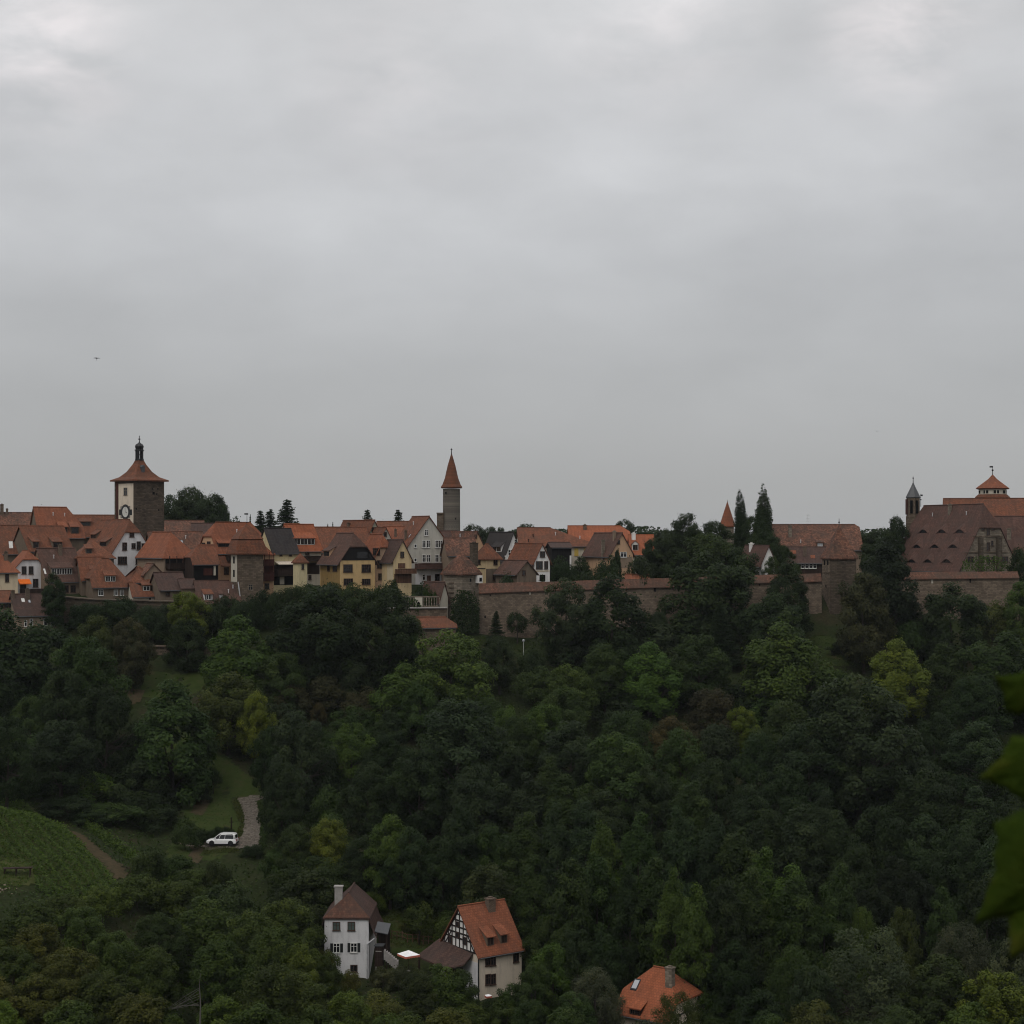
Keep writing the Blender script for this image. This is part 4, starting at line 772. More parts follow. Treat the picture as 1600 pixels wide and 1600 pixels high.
def make_crown(kind, seed):
    global rng
    rng = np.random.default_rng(seed); H, Rm, z0 = 14.0, 5.0, 2.0
    if kind == 'r': n, pr, per, leaf, z0 = 115, 1.05, 185, .37, 1.4
    elif kind == 't': n, pr, per, leaf, z0, H, Rm = 115, .95, 175, .35, 1.8, 17.0, 4.1
    elif kind == 'c': n, pr, per, leaf, z0, Rm = 90, 1.15, 195, .41, 1.0, 4.7
    elif kind == 'b': n, pr, per, leaf, z0, H, Rm = 34, .85, 190, .28, .2, 5.0, 3.0
    elif kind == 'w': n, pr, per, leaf, z0, H, Rm = 120, .95, 165, .31, 1.0, 12.0, 5.2
    elif kind == 'o': n, pr, per, leaf, z0, H, Rm = 28, .65, 110, .24, 1.5, 5.0, 2.3
    if kind in 'rtcbwo':
        ph = rng.uniform(0, 6.28, 4); am = rng.uniform(.08, .22, 4)
        u = rng.random(n*3); acc = rng.random(n*3) < envelope(kind, u)+.08; u = u[acc][:n]; n = len(u)
        a = rng.uniform(0, 2*np.pi, n); lob = 1+am[0]*np.sin(2*a+ph[0])+am[1]*np.sin(3*a+ph[1]+u*4)+am[2]*np.sin(5*a+ph[2]-u*6)
        rad = envelope(kind, u)*(Rm-pr*.75)*lob*np.sqrt(rng.uniform(.42, 1, n)); top = H-pr*.8
        zc = z0+pr*.6+(top-z0-pr*.6)*u+rng.normal(0, .25, n)*(H/14)
        Cs = np.stack([np.cos(a)*rad, np.sin(a)*rad, zc], 1); Rs = pr*rng.uniform(.65, 1.3, n)
        C, N, Tn, L = puffs(Cs, Rs, per, leaf, squash=.85, up=.6 if kind in 'c' else .45)
        # loose twigs standing clear of the puffs break the outline
        m_ = n*9; pick = rng.integers(0, n, m_); d = unit(rng.normal(size=(m_, 3))+np.array([0, 0, .5])); p = Cs[pick]+d*(Rs[pick]*rng.uniform(1.05, 1.45, m_))[:, None]
        C = np.concatenate([C, p]); N = np.concatenate([N, unit(rng.normal(size=(m_, 3)))]); Tn = np.concatenate([Tn, rng.normal(.55, .15, m_)]); L = np.concatenate([L, leaf*rng.uniform(.5, .9, m_)])
        if kind == 'w':                                             # hanging sprays
            sel = rng.random(len(C)) < .5; C[sel, 2] -= np.abs(rng.normal(0, .5, sel.sum()))
        me = leafmesh('crown', C, N, L, L*(.62 if kind != 'w' else .42), Tn)
        tb = MB(); tr = {'r': .3, 't': .26, 'c': .3, 'b': .06, 'w': .3, 'o': .1}[kind]; zt = z0+(H-z0)*.55; 
        pts = [Vector((0, 0, -1.5)), Vector((rng.normal(0, .1), rng.normal(0, .1), z0*.6)), Vector((rng.normal(0, .3), rng.normal(0, .3), zt))]
        tb.tube(pts[0], pts[1], tr*1.35, tr, 8); tb.tube(pts[1], pts[2], tr, tr*.4, 8)
        for q in sorted(range(n), key=lambda i: -rad[i])[:9]:
            e = rng.uniform(.1, .7); s0 = pts[1].lerp(pts[2], e); tb.tube(s0, Vector(Cs[q]), tr*.38, tr*.1, 5)
    elif kind == 'k':                                                # spruce
        H, Rm = 14.0, 3.4; Cc, Nn, LL = [], [], []
        z = 1.2
        while z < H-.3:
            e = (z-1.2)/(H-1.2); Rr = Rm*(1-e)**.85*rng.uniform(.82, 1.1)+.12; nb = int(11-5*e)
            for j in range(nb):
                a = rng.uniform(0, 6.28); z0_ = z+rng.normal(0, .28); Rr_ = Rr; Rr = Rr*rng.uniform(.8, 1.12); s_ = np.linspace(.12, 1, max(3, int(Rr*5)))
                for q in s_:
                    for _ in range(7):
                        lat = rng.normal(0, .2+.16*(1-q)*Rr); p = np.array([np.cos(a)*Rr*q-np.sin(a)*lat, np.sin(a)*Rr*q+np.cos(a)*lat, z0_-.34*Rr*q**1.4+.22*Rr*q**3+rng.normal(0, .06)-abs(lat)*.3])
                        Cc.append(p); Nn.append([rng.normal(0, .5), rng.normal(0, .5), 1]); LL.append(.42*rng.uniform(.7, 1.2))
                Rr = Rr_
            z += rng.uniform(.55, .8)*(1-.4*e)
        for q in np.linspace(0, 1, 12): Cc.append(np.array([0, 0, H-1.0*q])); Nn.append([1, rng.normal(), .2]); LL.append(.35)
        me = leafmesh('crown', np.array(Cc), unit(np.array(Nn, float)), np.array(LL), np.array(LL)*.4, rng.normal(.45, .12, len(Cc)))
        tb = MB(); tb.tube((0, 0, -1.5), (0, 0, 13.6), .22, .03, 7)
    elif kind == 'p':                                                # Lombardy poplar: upright plumes
        H, Rm = 20.0, 2.4; Cs, Rs = [], []
        for j in range(12):
            a = j*2.4+rng.uniform(0, .6); h0, h1 = rng.uniform(1.2, 6), H*rng.uniform(.62, 1.0) if j else H; b = rng.uniform(.3, .55)*Rm*(0 if j == 0 else 1)
            for z in np.arange(h0, h1, .8):
                e = (z-h0)/(h1-h0); o_ = b*(1-.5*e**2); Cs.append([np.cos(a)*o_+rng.normal(0, .1), np.sin(a)*o_+rng.normal(0, .1), z]); Rs.append(.25+.65*np.sin(np.pi*min(1, e*.8+.18))*rng.uniform(.7, 1.2))
        Cs, Rs = np.array(Cs), np.array(Rs); C, N, Tn, L = puffs(Cs, Rs, 105, .36, squash=1.35, up=.25)
        me = leafmesh('crown', C, N, L, L*.6, Tn); tb = MB(); tb.tube((0, 0, -1.5), (0, 0, 17), .35, .06, 8)
    trk = tb.obj('trunk', 'bark'); tme = trk.data; bpy.data.objects.remove(trk)
    ext = np.empty(len(me.vertices)*3, np.float32); me.vertices.foreach_get('co', ext); ext = ext.reshape(-1, 3)
    return me, tme, float(ext[:, 2].max()), float(np.percentile(np.hypot(ext[:, 0], ext[:, 1]), 98.5))*2
for kd, cnt in (('r', 4), ('t', 4), ('c', 3), ('b', 3), ('w', 2), ('k', 2), ('p', 2), ('o', 2)):
    PROTO[kd] = [make_crown(kd, 100+ord(kd)*7+i) for i in range(cnt)]
TINT = {'d': (.019, .031, .011), 'g': (.028, .046, .0125), 'l': (.044, .071, .0145), 'y': (.080, .099, .015), 'o': (.044, .053, .0145), 'n': (.036, .036, .0165), 's': (.044, .054, .029), 'r': (.048, .039, .015), 'm': (.024, .037, .016), 'x': (.011, .018, .0075)}  # the blackest tint also paints the wood's shaded hollows into some crowns
KIND = {'r': ('broadleaf_tree', 'round tree', 'tree'), 't': ('forest_tree', 'tall narrow tree', 'tree'), 'c': ('domed_tree', 'domed tree', 'tree'), 'b': ('shrub', 'bushy shrub', 'shrub'),
        'w': ('willow', 'willow like tree', 'tree'), 'k': ('spruce', 'pointed spruce', 'tree'), 'p': ('poplar', 'columnar poplar', 'tree'), 'o': ('small_tree', 'orchard tree', 'tree')}
TW = {'d': 'dark green', 'g': 'mid green', 'l': 'light green', 'y': 'yellow green', 'o': 'olive', 'n': 'brownish', 's': 'silvery grey green', 'r': 'rust tinged', 'm': 'grey green', 'x': 'nearly black green'}
LAND = [('the white car', 347, 1312), ('the paved track', 398, 1280), ('the tall white valley house', 545, 1450), ('the half timbered valley house', 765, 1470), ('the bottom edge orange roofed house', 1035, 1550),
        ('the bright yellow green tree', 1402, 1050), ('the square gate tower', 1311, 930), ('the wall turret', 721, 915), ('the stone bastion tower', 388, 890), ('the clock tower', 218, 770), ('the slender spired tower', 706, 780),
        ('the hospital roof', 1490, 840), ('the vineyard', 100, 1310), ('the stone retaining wall', 288, 1028), ('the parasol', 638, 1490), ('the yellow ochre house', 555, 885), ('the low tan outbuilding', 680, 985),
        ('the two poplars', 1175, 790), ('the long town wall', 900, 940), ('the dead tree', 300, 1545), ('the big foreground leaves', 1570, 1300), ('the low grey brown roof', 55, 950), ('the rust topped tree', 1045, 1130), ('the small lamp post', 818, 1015), ('the mown meadow', 360, 1200), ('the distant cone roof', 1136, 805), ('the pale willow at lower right', 1360, 1470), ('x', -999, -999)]
LAND.pop()
PLANTS = []
_cnt = {}
def plant(kd, cx, top, w, tint, h=None, Y=None, label=None, group=None):
    if Y is None: Y = ground_y(cx, top, h)
    x = (cx-800)/F*Y; g = float(T(x, Y)); H = (HZ-top)/F*Y-g
    me, tme, ph, pw = PROTO[kd][_cnt.setdefault(kd, 0) % len(PROTO[kd])]; _cnt[kd] += 1
    Wm = w/F*Y*{'c': 1.3, 'b': 1.15, 'p': 1.05, 'k': 1.2}.get(kd, 1.18); sz = H/ph; sx = Wm/pw
    if kd in 'rtcw' and sz/sx > 1.9: g2 = H-pw*0; 
    nm, _, cat = KIND[kd]
    if kd in 'rcwt' and sz < sx*.9: sz = sx*.9; g = (HZ-top)/F*Y-ph*sz       # a crown keeps its shape: the foot stands lower on the slope
    r = empty(nm, (x, Y, g), random.uniform(0, 6.28)); r.scale = (sx, sx, sz)
    c = bpy.data.objects.new('foliage' if kd == 'b' else 'crown', me); COL.objects.link(c); c.parent = r
    j = [random.uniform(.9, 1.07) for _ in range(3)]; b = random.uniform(.85, 1.15); tc = TINT[tint]; tc = (tc[0]*1.28, tc[1]*1.16, tc[2]*.95) if top > 1335 and cx < 800 else tc; c.color = (tc[0]*b*j[0], tc[1]*b*(.5+.5*j[1]), tc[2]*b*(.6*j[0]+.4*j[2]), 1)
    t_ = bpy.data.objects.new('stem' if kd == 'b' else 'trunk', tme); COL.objects.link(t_); t_.parent = r
    r['category'] = cat; r['group'] = group or {'shrub': 'shrubs and bushes on the valley slopes', 'tree': 'trees of the valley and town'}[cat]
    PLANTS.append([r, kd, tint, cx, top+min(H*F/Y, 110)*.4, label, w]); return r

SPEC = """
c 25 943 135 d 18|r 135 986 112 g 20|r 150 955 66 o 14|r 207 960 68 n 14|b 190 930 62 d 6|b 240 948 52 d 7|r 293 921 62 y 11|r 292 962 72 d 9|c 372 954 98 l 16|b 357 926 42 d 7|b 392 929 44 d 7|c 268 1053 128 g 20|r 358 1042 96 o 15|r 398 1075 55 y 13
r 45 1083 66 g 12|r 12 1112 84 d 15|r 95 1118 92 m 14|r 150 1198 128 l @276|b 247 1203 66 o @283|o 333 1197 26 d 4.6|b 40 1222 80 g @272|t 84 893 36 d 12|b 92 975 32 d 4|r 100 1040 90 d 16|r 165 1065 90 d 17|b 315 1215 30 d 4
r 500 903 150 d 20|r 600 908 100 d 20|c 628 945 60 g 14|b 418 916 44 d 8|b 495 1002 56 s 9|r 438 1016 78 g 12|b 552 1030 56 m 8|b 510 1050 80 n 7|b 565 1072 66 n 6|b 497 1094 30 r 5|b 557 1086 30 r 4|r 468 1102 94 m 18|r 550 1123 72 l 13
r 702 978 134 l 18|c 632 1030 80 l 13|r 658 1058 70 g 12|t 610 1108 52 d 12|r 716 1084 140 m 20|r 772 1128 80 m 15|r 790 1098 66 l 12|r 780 990 56 d 11|r 655 1163 94 d 15|r 745 1188 90 m 15|b 515 1224 66 g 8|r 575 1185 80 d 13|r 425 1130 60 d 13|r 440 1185 70 d 13|r 600 1140 60 d 12|b 455 1065 70 n 7
k 775 954 30 d 7|o 807 952 32 d 6.5|r 883 898 84 m 18|c 958 888 108 d 19|b 890 962 84 m 9|c 1112 854 112 d 19|b 962 980 46 l 7|b 1012 966 116 m 8|r 1032 953 44 m 9|r 944 1000 76 g 13|c 1016 997 80 l 14|r 1092 984 90 g 15|k 1126 944 56 m 12|r 893 1033 84 l 12|r 880 1070 80 g 12|r 1112 1070 88 n 11|r 1046 1112 72 r 13|r 1160 1100 54 y 10|r 852 1096 72 l 12
r 975 1104 92 g 14|r 890 1118 94 m 15|r 970 1137 122 g 18|r 1067 1133 94 g 15|b 1122 1123 70 m 9|r 812 1112 70 g 13|t 862 1178 66 g 16|t 828 1203 80 m 15|t 888 1208 70 g 16|r 940 1225 90 d 14|t 1080 1216 70 g 16|t 1172 1220 74 m 16|r 1020 1190 90 d 15|r 1120 1180 80 d 15|b 835 1040 70 g 7|b 830 1010 50 d 6
c 1232 866 66 d 17|c 1208 920 88 d 16|c 1222 963 112 l 18|r 1350 888 90 n 20|c 1386 838 92 x 22|c 1488 905 86 d 17|b 1430 964 66 g 9|r 1420 934 74 d 10|c 1402 992 80 y 16|c 1478 997 70 g 15|c 1558 980 100 g 18|c 1594 903 56 l 14|b 1550 936 66 o 8|r 1345 1044 168 m 25|r 1222 1088 96 g 16|r 1462 1107 66 d 14|r 1526 1119 100 m 15
r 1262 1116 114 m 18|t 1292 1230 66 m 15|t 1530 1226 66 m 15|r 1180 1140 80 d 14|r 1580 1160 90 d 15|r 1450 1190 110 d 17|r 1220 1190 90 d 16|b 1300 1040 60 g 6|b 1265 1050 60 g 6|r 1520 1050 90 d 15
b 105 1242 94 d @266|b 175 1252 92 g @266|b 250 1256 76 d @268|b 140 1262 66 d @263|b 290 1275 50 g 5|b 338 1290 24 d 2.5|b 318 1293 26 d 2.5|b 356 1290 22 d 2|b 232 1320 62 g 4.5|b 270 1335 60 g 3.5|b 340 1342 46 d 5|b 394 1318 34 d @257|b 432 1318 50 g 6|b 300 1355 60 g 3.5
b 215 1362 76 g 5|b 160 1378 80 l 5|b 272 1372 76 g 5|b 100 1392 80 g 5|b 45 1402 96 g 6|r 128 1412 90 g 8|r 322 1392 116 g 11|r 250 1420 80 d 9|r 60 1440 90 o 9|r 180 1450 90 g 10|r 20 1470 80 g 9|r 108 1478 100 o 10|r 235 1475 90 g 10|r 160 1510 100 g 10|r 55 1515 90 o 9|r 390 1420 90 g 11|r 345 1465 100 g 11
r 215 1545 110 o 10|r 348 1550 90 l 9|r 110 1560 110 g 9|r 8 1560 70 l 8|b 270 1580 60 g 6|r 420 1500 110 g 11|r 400 1560 110 g 10|r 452 1398 96 g 11|r 430 1445 90 g 11|r 470 1468 66 l 10|b 508 1478 30 o 4|r 470 1510 100 g 10|r 512 1484 46 g @213|b 548 1513 34 o @219|b 524 1522 40 o 4|r 540 1545 90 l 8|r 490 1570 90 g 9|r 590 1540 90 o 7|r 600 1580 110 g 8
r 466 1284 64 g 9|r 514 1275 70 y 10|r 610 1264 74 l 14|r 645 1288 80 d 13|t 720 1253 56 m 16|r 690 1300 80 d 12|r 772 1284 76 g 13|r 500 1330 92 g 9|b 455 1345 74 d 6|b 615 1365 56 g 4.5|o 655 1405 56 g 6|r 570 1300 80 d 10|b 590 1395 36 l 3|b 700 1420 60 g 5|b 640 1430 30 o 2.5|r 760 1345 100 m 13|b 570 1390 50 g 4
r 655 1514 68 d 7|r 692 1500 92 g 8|b 622 1505 40 s 3.5|b 600 1510 44 s 3|r 720 1512 56 d 7|b 735 1565 66 g 4|r 690 1570 110 o 7|b 770 1558 40 d 3|r 800 1535 54 g 5|b 790 1562 60 g 4|r 640 1575 90 g 7|b 646 1506 34 s 3
t 820 1264 66 g 16|t 870 1248 66 m 18|t 916 1244 66 m 18|t 942 1279 56 l 20|t 1000 1264 68 g 19|t 1062 1254 76 m 20|t 1112 1268 66 m 19|t 1152 1289 74 g 19|t 1192 1318 66 l 19|t 832 1330 70 g 16|t 892 1340 70 g 18|t 932 1328 66 g 18|t 1020 1334 74 g 19|t 1056 1350 66 l 19|t 1084 1378 60 l 18|t 1136 1370 66 d 18|t 1172 1348 70 g 19|t 985 1345 56 d 18
r 850 1428 62 g 10|r 862 1470 76 l 10|r 902 1445 70 d 12|r 945 1448 70 d 12|r 1000 1470 80 d @236|r 1060 1478 80 d @232|r 1118 1492 80 g @226|r 1145 1462 70 d 12|w 930 1508 92 s @205|r 900 1545 70 g 8|w 1060 1543 78 o @199|r 880 1570 90 g 7|r 828 1558 66 g 6|r 1132 1540 76 g @210|r 835 1500 60 g 8|b 1015 1588 60 s @198
t 1232 1348 80 l 18|t 1244 1362 76 g 18|t 1312 1344 66 g 18|t 1290 1380 70 g 16|r 1346 1410 46 l 13|w 1356 1442 150 s 15|r 1412 1410 60 o 15|t 1472 1384 50 g 16|w 1500 1430 104 s 15|r 1582 1450 80 s 15|r 1472 1488 120 g 12|w 1240 1472 84 g 12|r 1268 1502 76 m 11|r 1562 1512 120 y 12|r 1520 1560 100 l 9|r 1268 1556 110 o 9|r 1412 1568 100 g 9|r 1345 1590 100 g 8|r 1190 1540 80 d 9|r 1200 1580 80 g 8|r 1180 1430 90 d 12
t 1252 1252 80 m 18|t 1310 1262 74 d 18|r 1380 1250 100 d 17|r 1442 1262 90 m 17|r 1502 1274 90 m 17|t 1332 1300 80 d 17|r 1562 1300 90 m 17|r 1482 1320 90 d 16|r 1402 1330 90 x 14|r 1540 1360 90 d 15|r 1210 1260 80 d 16|r 1440 1370 80 x 13|r 1590 1230 80 d 16|r 1370 1380 80 x 13
r -30 1010 110 d 17|r -20 1420 90 g 9|r -15 1520 90 o 9|r 1630 1000 90 d 17|r 1625 1180 90 d 15|r 1630 1350 100 m 16|r 1630 1480 90 g 13|r 1620 1570 90 g 10
"""
for it in SPEC.replace('\n', '|').split('|'):
    q = it.split()
    if q:
        plant(q[0], float(q[1]), float(q[2]), float(q[3]), q[4], h=float(q[5]) if q[5][0] != '@' else None, Y=float(q[5][1:]) if q[5][0] == '@' else None)
# trees in and behind the town stand at a given depth
TOWN = """
r 300 756 62 d 448|r 334 766 54 d 446|r 268 766 50 d 452|r 318 772 70 d 442|r 346 785 36 d 444|r 284 775 70 d 441|b 372 806 36 d 440|k 448 780 74 d 440|k 422 795 48 d 446|k 407 797 44 d 442|k 391 803 9 d 450|k 574.5 796 48 d 446|k 622.5 796 46 d 446|k 512 818 9 d 442|k 520 815 8 d 446|b 600 811 30 d 430|r 66 788 52 d 440|r 742 816 50 m 500|r 765 821 40 m 505|r 783 821 20 m 500|r 822 814 56 d 500|r 973 808 44 m 470|r 958 822 20 m 475|r 1008 827 50 d 470
r 1072 796 54 d 378|r 1036 823 48 d 374|r 1118 811 56 d 384|p 1157 764 22 d 386|p 1192 755 30 d 388|r 1176 802 42 d 384|r 1198 826 52 d 372|r 1037 832 56 d 362|r 1110 828 112 g 358|r 1150 850 80 d 356|r 1066 860 60 d 357|r 1372 822 66 d 386|r 1402 803 34 m 388|r 1345 832 40 d 390|r 1376 850 56 d 366|b 795 890 38 m 345.5|t 907 868 34 d 360|b 948 866 48 d 352|t 965 855 13 d 353|b 1000 862 62 d 350|r 1024 838 50 d 366|b 877 872 36 d 353|b 660 908 30 d 344|b 616 900 17 d 346|b 128 938 50 d 334|b 158 936 54 d 334.5|b 228 942 60 d 334|b 262 940 46 m 334|b 332 936 60 d 334|b 372 934 50 d 334|b 585 915 40 g 344|b 555 909 60 g 343|b 520 905 56 d 343|b 475 908 50 g 343|b 610 906 46 d 343|b 445 915 40 d 343|b 640 925 50 g 341|b 845 897 20 d 345.8|r 1225 850 30 d 368|r 1205 866 26 g 356|b 1240 876 30 g 356|b 925 885 60 d 348|b 672 912 30 g 341.5|b 1595 850 40 d 358|r 1590 905 30 d 352
"""
for it in TOWN.replace('\n', '|').split('|'):
    q = it.split()
    if q: plant(q[0], float(q[1]), float(q[2]), float(q[3]), q[4], Y=float(q[5]))
# smaller trees and bushes fill the wooded slope between the named ones
def inpoly(px, py, pg):
    ins = np.zeros(len(px), bool); j = len(pg)-1
    for i in range(len(pg)):
        (xi, yi), (xj, yj) = pg[i], pg[j]; ins ^= ((yi > py) != (yj > py)) & (px < (xj-xi)*(py-yi)/(yj-yi+1e-9)+xi); j = i
    return ins
OPEN = [[(190, 1190), (205, 1070), (235, 1040), (345, 1045), (335, 1165), (425, 1235), (450, 1300), (420, 1330), (330, 1352), (255, 1350), (255, 1320), (300, 1300)], [(-60, 1225), (25, 1245), (130, 1290), (215, 1380), (110, 1400), (-60, 1400)], [(1250, 965), (1300, 970), (1330, 1050), (1255, 1055)],
        [(495, 1400), (605, 1400), (605, 1560), (495, 1560)], [(590, 1370), (715, 1380), (835, 1470), (835, 1620), (640, 1560), (600, 1500)], [(630, 955), (725, 955), (725, 1030), (630, 1030)], [(600, 900), (740, 900), (740, 985), (600, 985)], [(950, 1560), (1110, 1560), (1110, 1640), (950, 1640)]]
rf = np.random.default_rng(77); have = [(p[0].location.x, p[0].location.y) for p in PLANTS]; nf = 0
for _ in range(6000):
    x, y = rf.uniform(-112, 112), rf.uniform(232, 336)
    z = float(T(x, y)); px, py = x/y*F+800, HZ-z/y*F
    if not -20 < px < 1620 or any(inpoly(np.array([px]), np.array([py]), pg)[0] for pg in OPEN): continue
    if any((x-a)**2+(y-b)**2 < 5.6**2 for a, b in have): continue
    if nf >= 70: break
    up = y > 318; h = rf.uniform(3.0, 4.8) if up else rf.uniform(6, 10); kd = 'b' if up or rf.random() < .25 else 'r'
    plant(kd, px, HZ-(z+h)/y*F, (rf.uniform(5, 7.5) if kd == 'b' else rf.uniform(8, 11.5))*F/y, rf.choice(list('ddgmgmxd')), Y=y); have.append((x, y)); nf += 1
# every plant gets the words that single it out: its look, and where it stands from a landmark
ORD = ['', 'second ', 'third ', 'fourth ', 'fifth ', 'sixth ', 'seventh ', 'eighth ', 'ninth ', 'tenth ', 'eleventh ', 'twelfth ']
groups = {}
for pl in PLANTS:
    r, kd, tint, cx, cy, label, w = pl
    best = sorted(LAND, key=lambda l: math.hypot(l[1]-cx, (l[2]-cy)*1.2))[:1][0]
    dx, dy = cx-best[1], cy-best[2]; dist = math.hypot(dx, dy)
    if abs(dx) > 2.2*abs(dy): pos = 'left of' if dx < 0 else 'right of'
    elif abs(dy) > 2.2*abs(dx): pos = 'above' if dy < 0 else 'below'
    else: pos = ('above and ' if dy < 0 else 'below and ')+('left of' if dx < 0 else 'right of')
    size = 'big ' if w > 105 and kd in 'rcw' else ('small ' if w < 45 and kd in 'rtcb' else '')
    look = size+TW[tint]+' '+KIND[kd][1]
    groups.setdefault((look, pos, best[0]), []).append((dist, r))
for (look, pos, lm), mem in groups.items():
    mem.sort(key=lambda q: q[0])
    for i, (dd, r) in enumerate(mem):
        r['label'] = f'{look} {pos} {lm}' if len(mem) == 1 else f'{"nearest" if i == 0 else ORD[i].strip() + "-nearest"} {look} {pos} {lm}'

# ivy on the wall beside the turret and on the barn
def ivy(label, px0, px1, py0, py1, Y, n, depth=.5, tint='d'):
    global rng
    rng = np.random.default_rng(int(px0)); u = rng.random(n); v = rng.random(n); keep = v < .55+.45*np.sin(np.pi*np.clip(u, 0, 1))+rng.normal(0, .12, n); u, v = u[keep], v[keep]
    s = Y/F; x = (px0+(px1-px0)*u-800)*s; z = (HZ-(py1+(py0-py1)*v))*s; y = Y-rng.uniform(.05, depth, len(u)); C = np.stack([x, y, z], 1); o0 = Vector(((px0-800)*s, Y, (HZ-py1)*s))
    N = unit(np.array([0, -1, .4])+rng.normal(size=C.shape)*.5); me = leafmesh('ivy', C-np.array(o0), N, .4, .32, rng.normal(.45, .18, len(C)))
    o = bpy.data.objects.new('ivy', me); COL.objects.link(o); o.location = o0; o.color = (*TINT[tint], 1); tag(o, label, 'ivy'); return o
ivy('dense dark ivy covering the town wall beside the wall turret', 704, 749, 922, 988, 340.6, 2600, .9)
ivy('ivy climbing over the black boarded barn', 861, 889, 868, 905, 364.6, 700, .6)
ivy('ivy climbing the base of the hospital gable', 1503, 1575, 868, 892, 360.5, 500, .3, 'l')
# ------------------------------------------------------------------ ground
xs = np.concatenate([np.arange(-400, -140, 12), np.arange(-140, 140.1, 1.8), np.arange(152, 401, 12)]); ys = np.concatenate([np.arange(-56, 150, 4), np.arange(150, 366, 1.8), np.arange(370, 640, 12), [700, 900, 1300, 2000, 3500]])
Xg, Yg = np.meshgrid(xs, ys); Xg = Xg*np.where(Yg > 640, (Yg/640)*1.6, 1); Zg = T(np.clip(Xg, -399, 399), Yg)
nx, ny = len(xs), len(ys); me = bpy.data.meshes.new('ground')
vv = np.stack([Xg, Yg, Zg], -1).reshape(-1, 3); i = np.arange(nx*ny).reshape(ny, nx)
ff = np.stack([i[:-1, :-1], i[:-1, 1:], i[1:, 1:], i[1:, :-1]], -1).reshape(-1, 4)
me.from_pydata(vv.tolist(), [], ff.tolist()); me.polygons.foreach_set('use_smooth', [True]*len(ff))
m, t, b = base('ground_soil', .95, .05); g = node(t, 'ShaderNodeNewGeometry')
n1 = node(t, 'ShaderNodeTexNoise'); n1.inputs['Scale'].default_value = .11; n1.inputs['Detail'].default_value = 8; n1.inputs['Roughness'].default_value = .7; t.links.new(g.outputs['Position'], n1.inputs['Vector'])
n2 = node(t, 'ShaderNodeTexNoise'); n2.inputs['Scale'].default_value = 2.2; n2.inputs['Detail'].default_value = 6; t.links.new(g.outputs['Position'], n2.inputs['Vector'])
c = ramp(t, n1.outputs[0], [(.3, (.018, .026, .009)), (.5, (.024, .032, .011)), (.62, (.034, .032, .016)), (.75, (.042, .032, .02))])
t.links.new(mix(t, 'MULTIPLY', .8, c, ramp(t, n2.outputs[0], [(.3, (.5, .5, .5)), (.7, (1.2, 1.2, 1.2))])), b.inputs['Base Color'])
me.materials.append(m); o = bpy.data.objects.new('ground', me); COL.objects.link(o); tag(o, 'ground of the valley slopes and town plateau', None, None, 'structure')

def gmat(name, stops, scale=1.2, rough=.95):
    m, t, b = base(name, rough, .05); g = node(t, 'ShaderNodeNewGeometry')
    n = node(t, 'ShaderNodeTexNoise'); n.inputs['Scale'].default_value = scale; n.inputs['Detail'].default_value = 8; n.inputs['Roughness'].default_value = .7; t.links.new(g.outputs['Position'], n.inputs['Vector'])
    t.links.new(ramp(t, n.outputs[0], stops), b.inputs['Base Color'])
    bp = node(t, 'ShaderNodeBump'); bp.inputs['Strength'].default_value = .6; bp.inputs['Distance'].default_value = .1; t.links.new(n.outputs[0], bp.inputs['Height']); t.links.new(bp.outputs[0], b.inputs['Normal']); return m
gmat('meadow_grass', [(.3, (.022, .032, .009)), (.48, (.034, .05, .012)), (.6, (.042, .05, .016)), (.72, (.07, .052, .03))], .5)
gmat('track_stone', [(.34, (.05, .045, .03)), (.44, (.10, .085, .068)), (.56, (.145, .125, .105)), (.7, (.2, .175, .15))], 2.2)
gmat('bare_earth', [(.3, (.035, .034, .016)), (.55, (.06, .045, .026)), (.8, (.085, .062, .04))], 1.1)
gmat('vine_soil', [(.3, (.04, .05, .014)), (.6, (.055, .06, .02)), (.8, (.07, .055, .03))], .8)
def gpt(px, py): Y = ground_y(px, py, 0.0, 140, 344); return ((px-800)/F*Y, Y)
def drape(name, poly_px, mat, lift, label, kind='structure', step=.7):
    """sheet laid over the slope inside a polygon given on the photograph"""
    pg = [gpt(*p) for p in poly_px]; x0 = min(p[0] for p in pg); x1 = max(p[0] for p in pg); y0 = min(p[1] for p in pg); y1 = max(p[1] for p in pg)
    xa = np.arange(x0-step, x1+step, step); ya = np.arange(y0-step, y1+step, step); xx, yy = np.meshgrid(xa, ya); jx, jy = xx+step/2, yy+step/2
    ins = np.zeros(jx.shape, bool); j = len(pg)-1
    for i in range(len(pg)):
        (xi, yi), (xj, yj) = pg[i], pg[j]; c = ((yi > jy) != (yj > jy)) & (jx < (xj-xi)*(jy-yi)/(yj-yi+1e-9)+xi); ins ^= c; j = i
    me = bpy.data.meshes.new(name); idx = {}; v = []; f = []
    for r, c in zip(*np.where(ins[:-1, :-1])):
        q = []
        for rr, cc in ((r, c), (r, c+1), (r+1, c+1), (r+1, c)):
            if (rr, cc) not in idx:
                x, y = xx[rr, cc], yy[rr, cc]; idx[(rr, cc)] = len(v); v.append((x, y, float(T(x, y))+lift))
            q.append(idx[(rr, cc)])
        f.append(q)
    me.from_pydata(v, [], f); me.polygons.foreach_set('use_smooth', [True]*len(f)); me.materials.append(MATS[mat]); o = bpy.data.objects.new(name, me); COL.objects.link(o); tag(o, label, None, None, kind); return o
drape('meadow', [(205, 1180), (300, 1120), (330, 1165), (420, 1235), (440, 1300), (330, 1345), (262, 1345), (262, 1320), (310, 1300), (280, 1262), (230, 1225)], 'meadow_grass', .06, 'mown grass around the track')
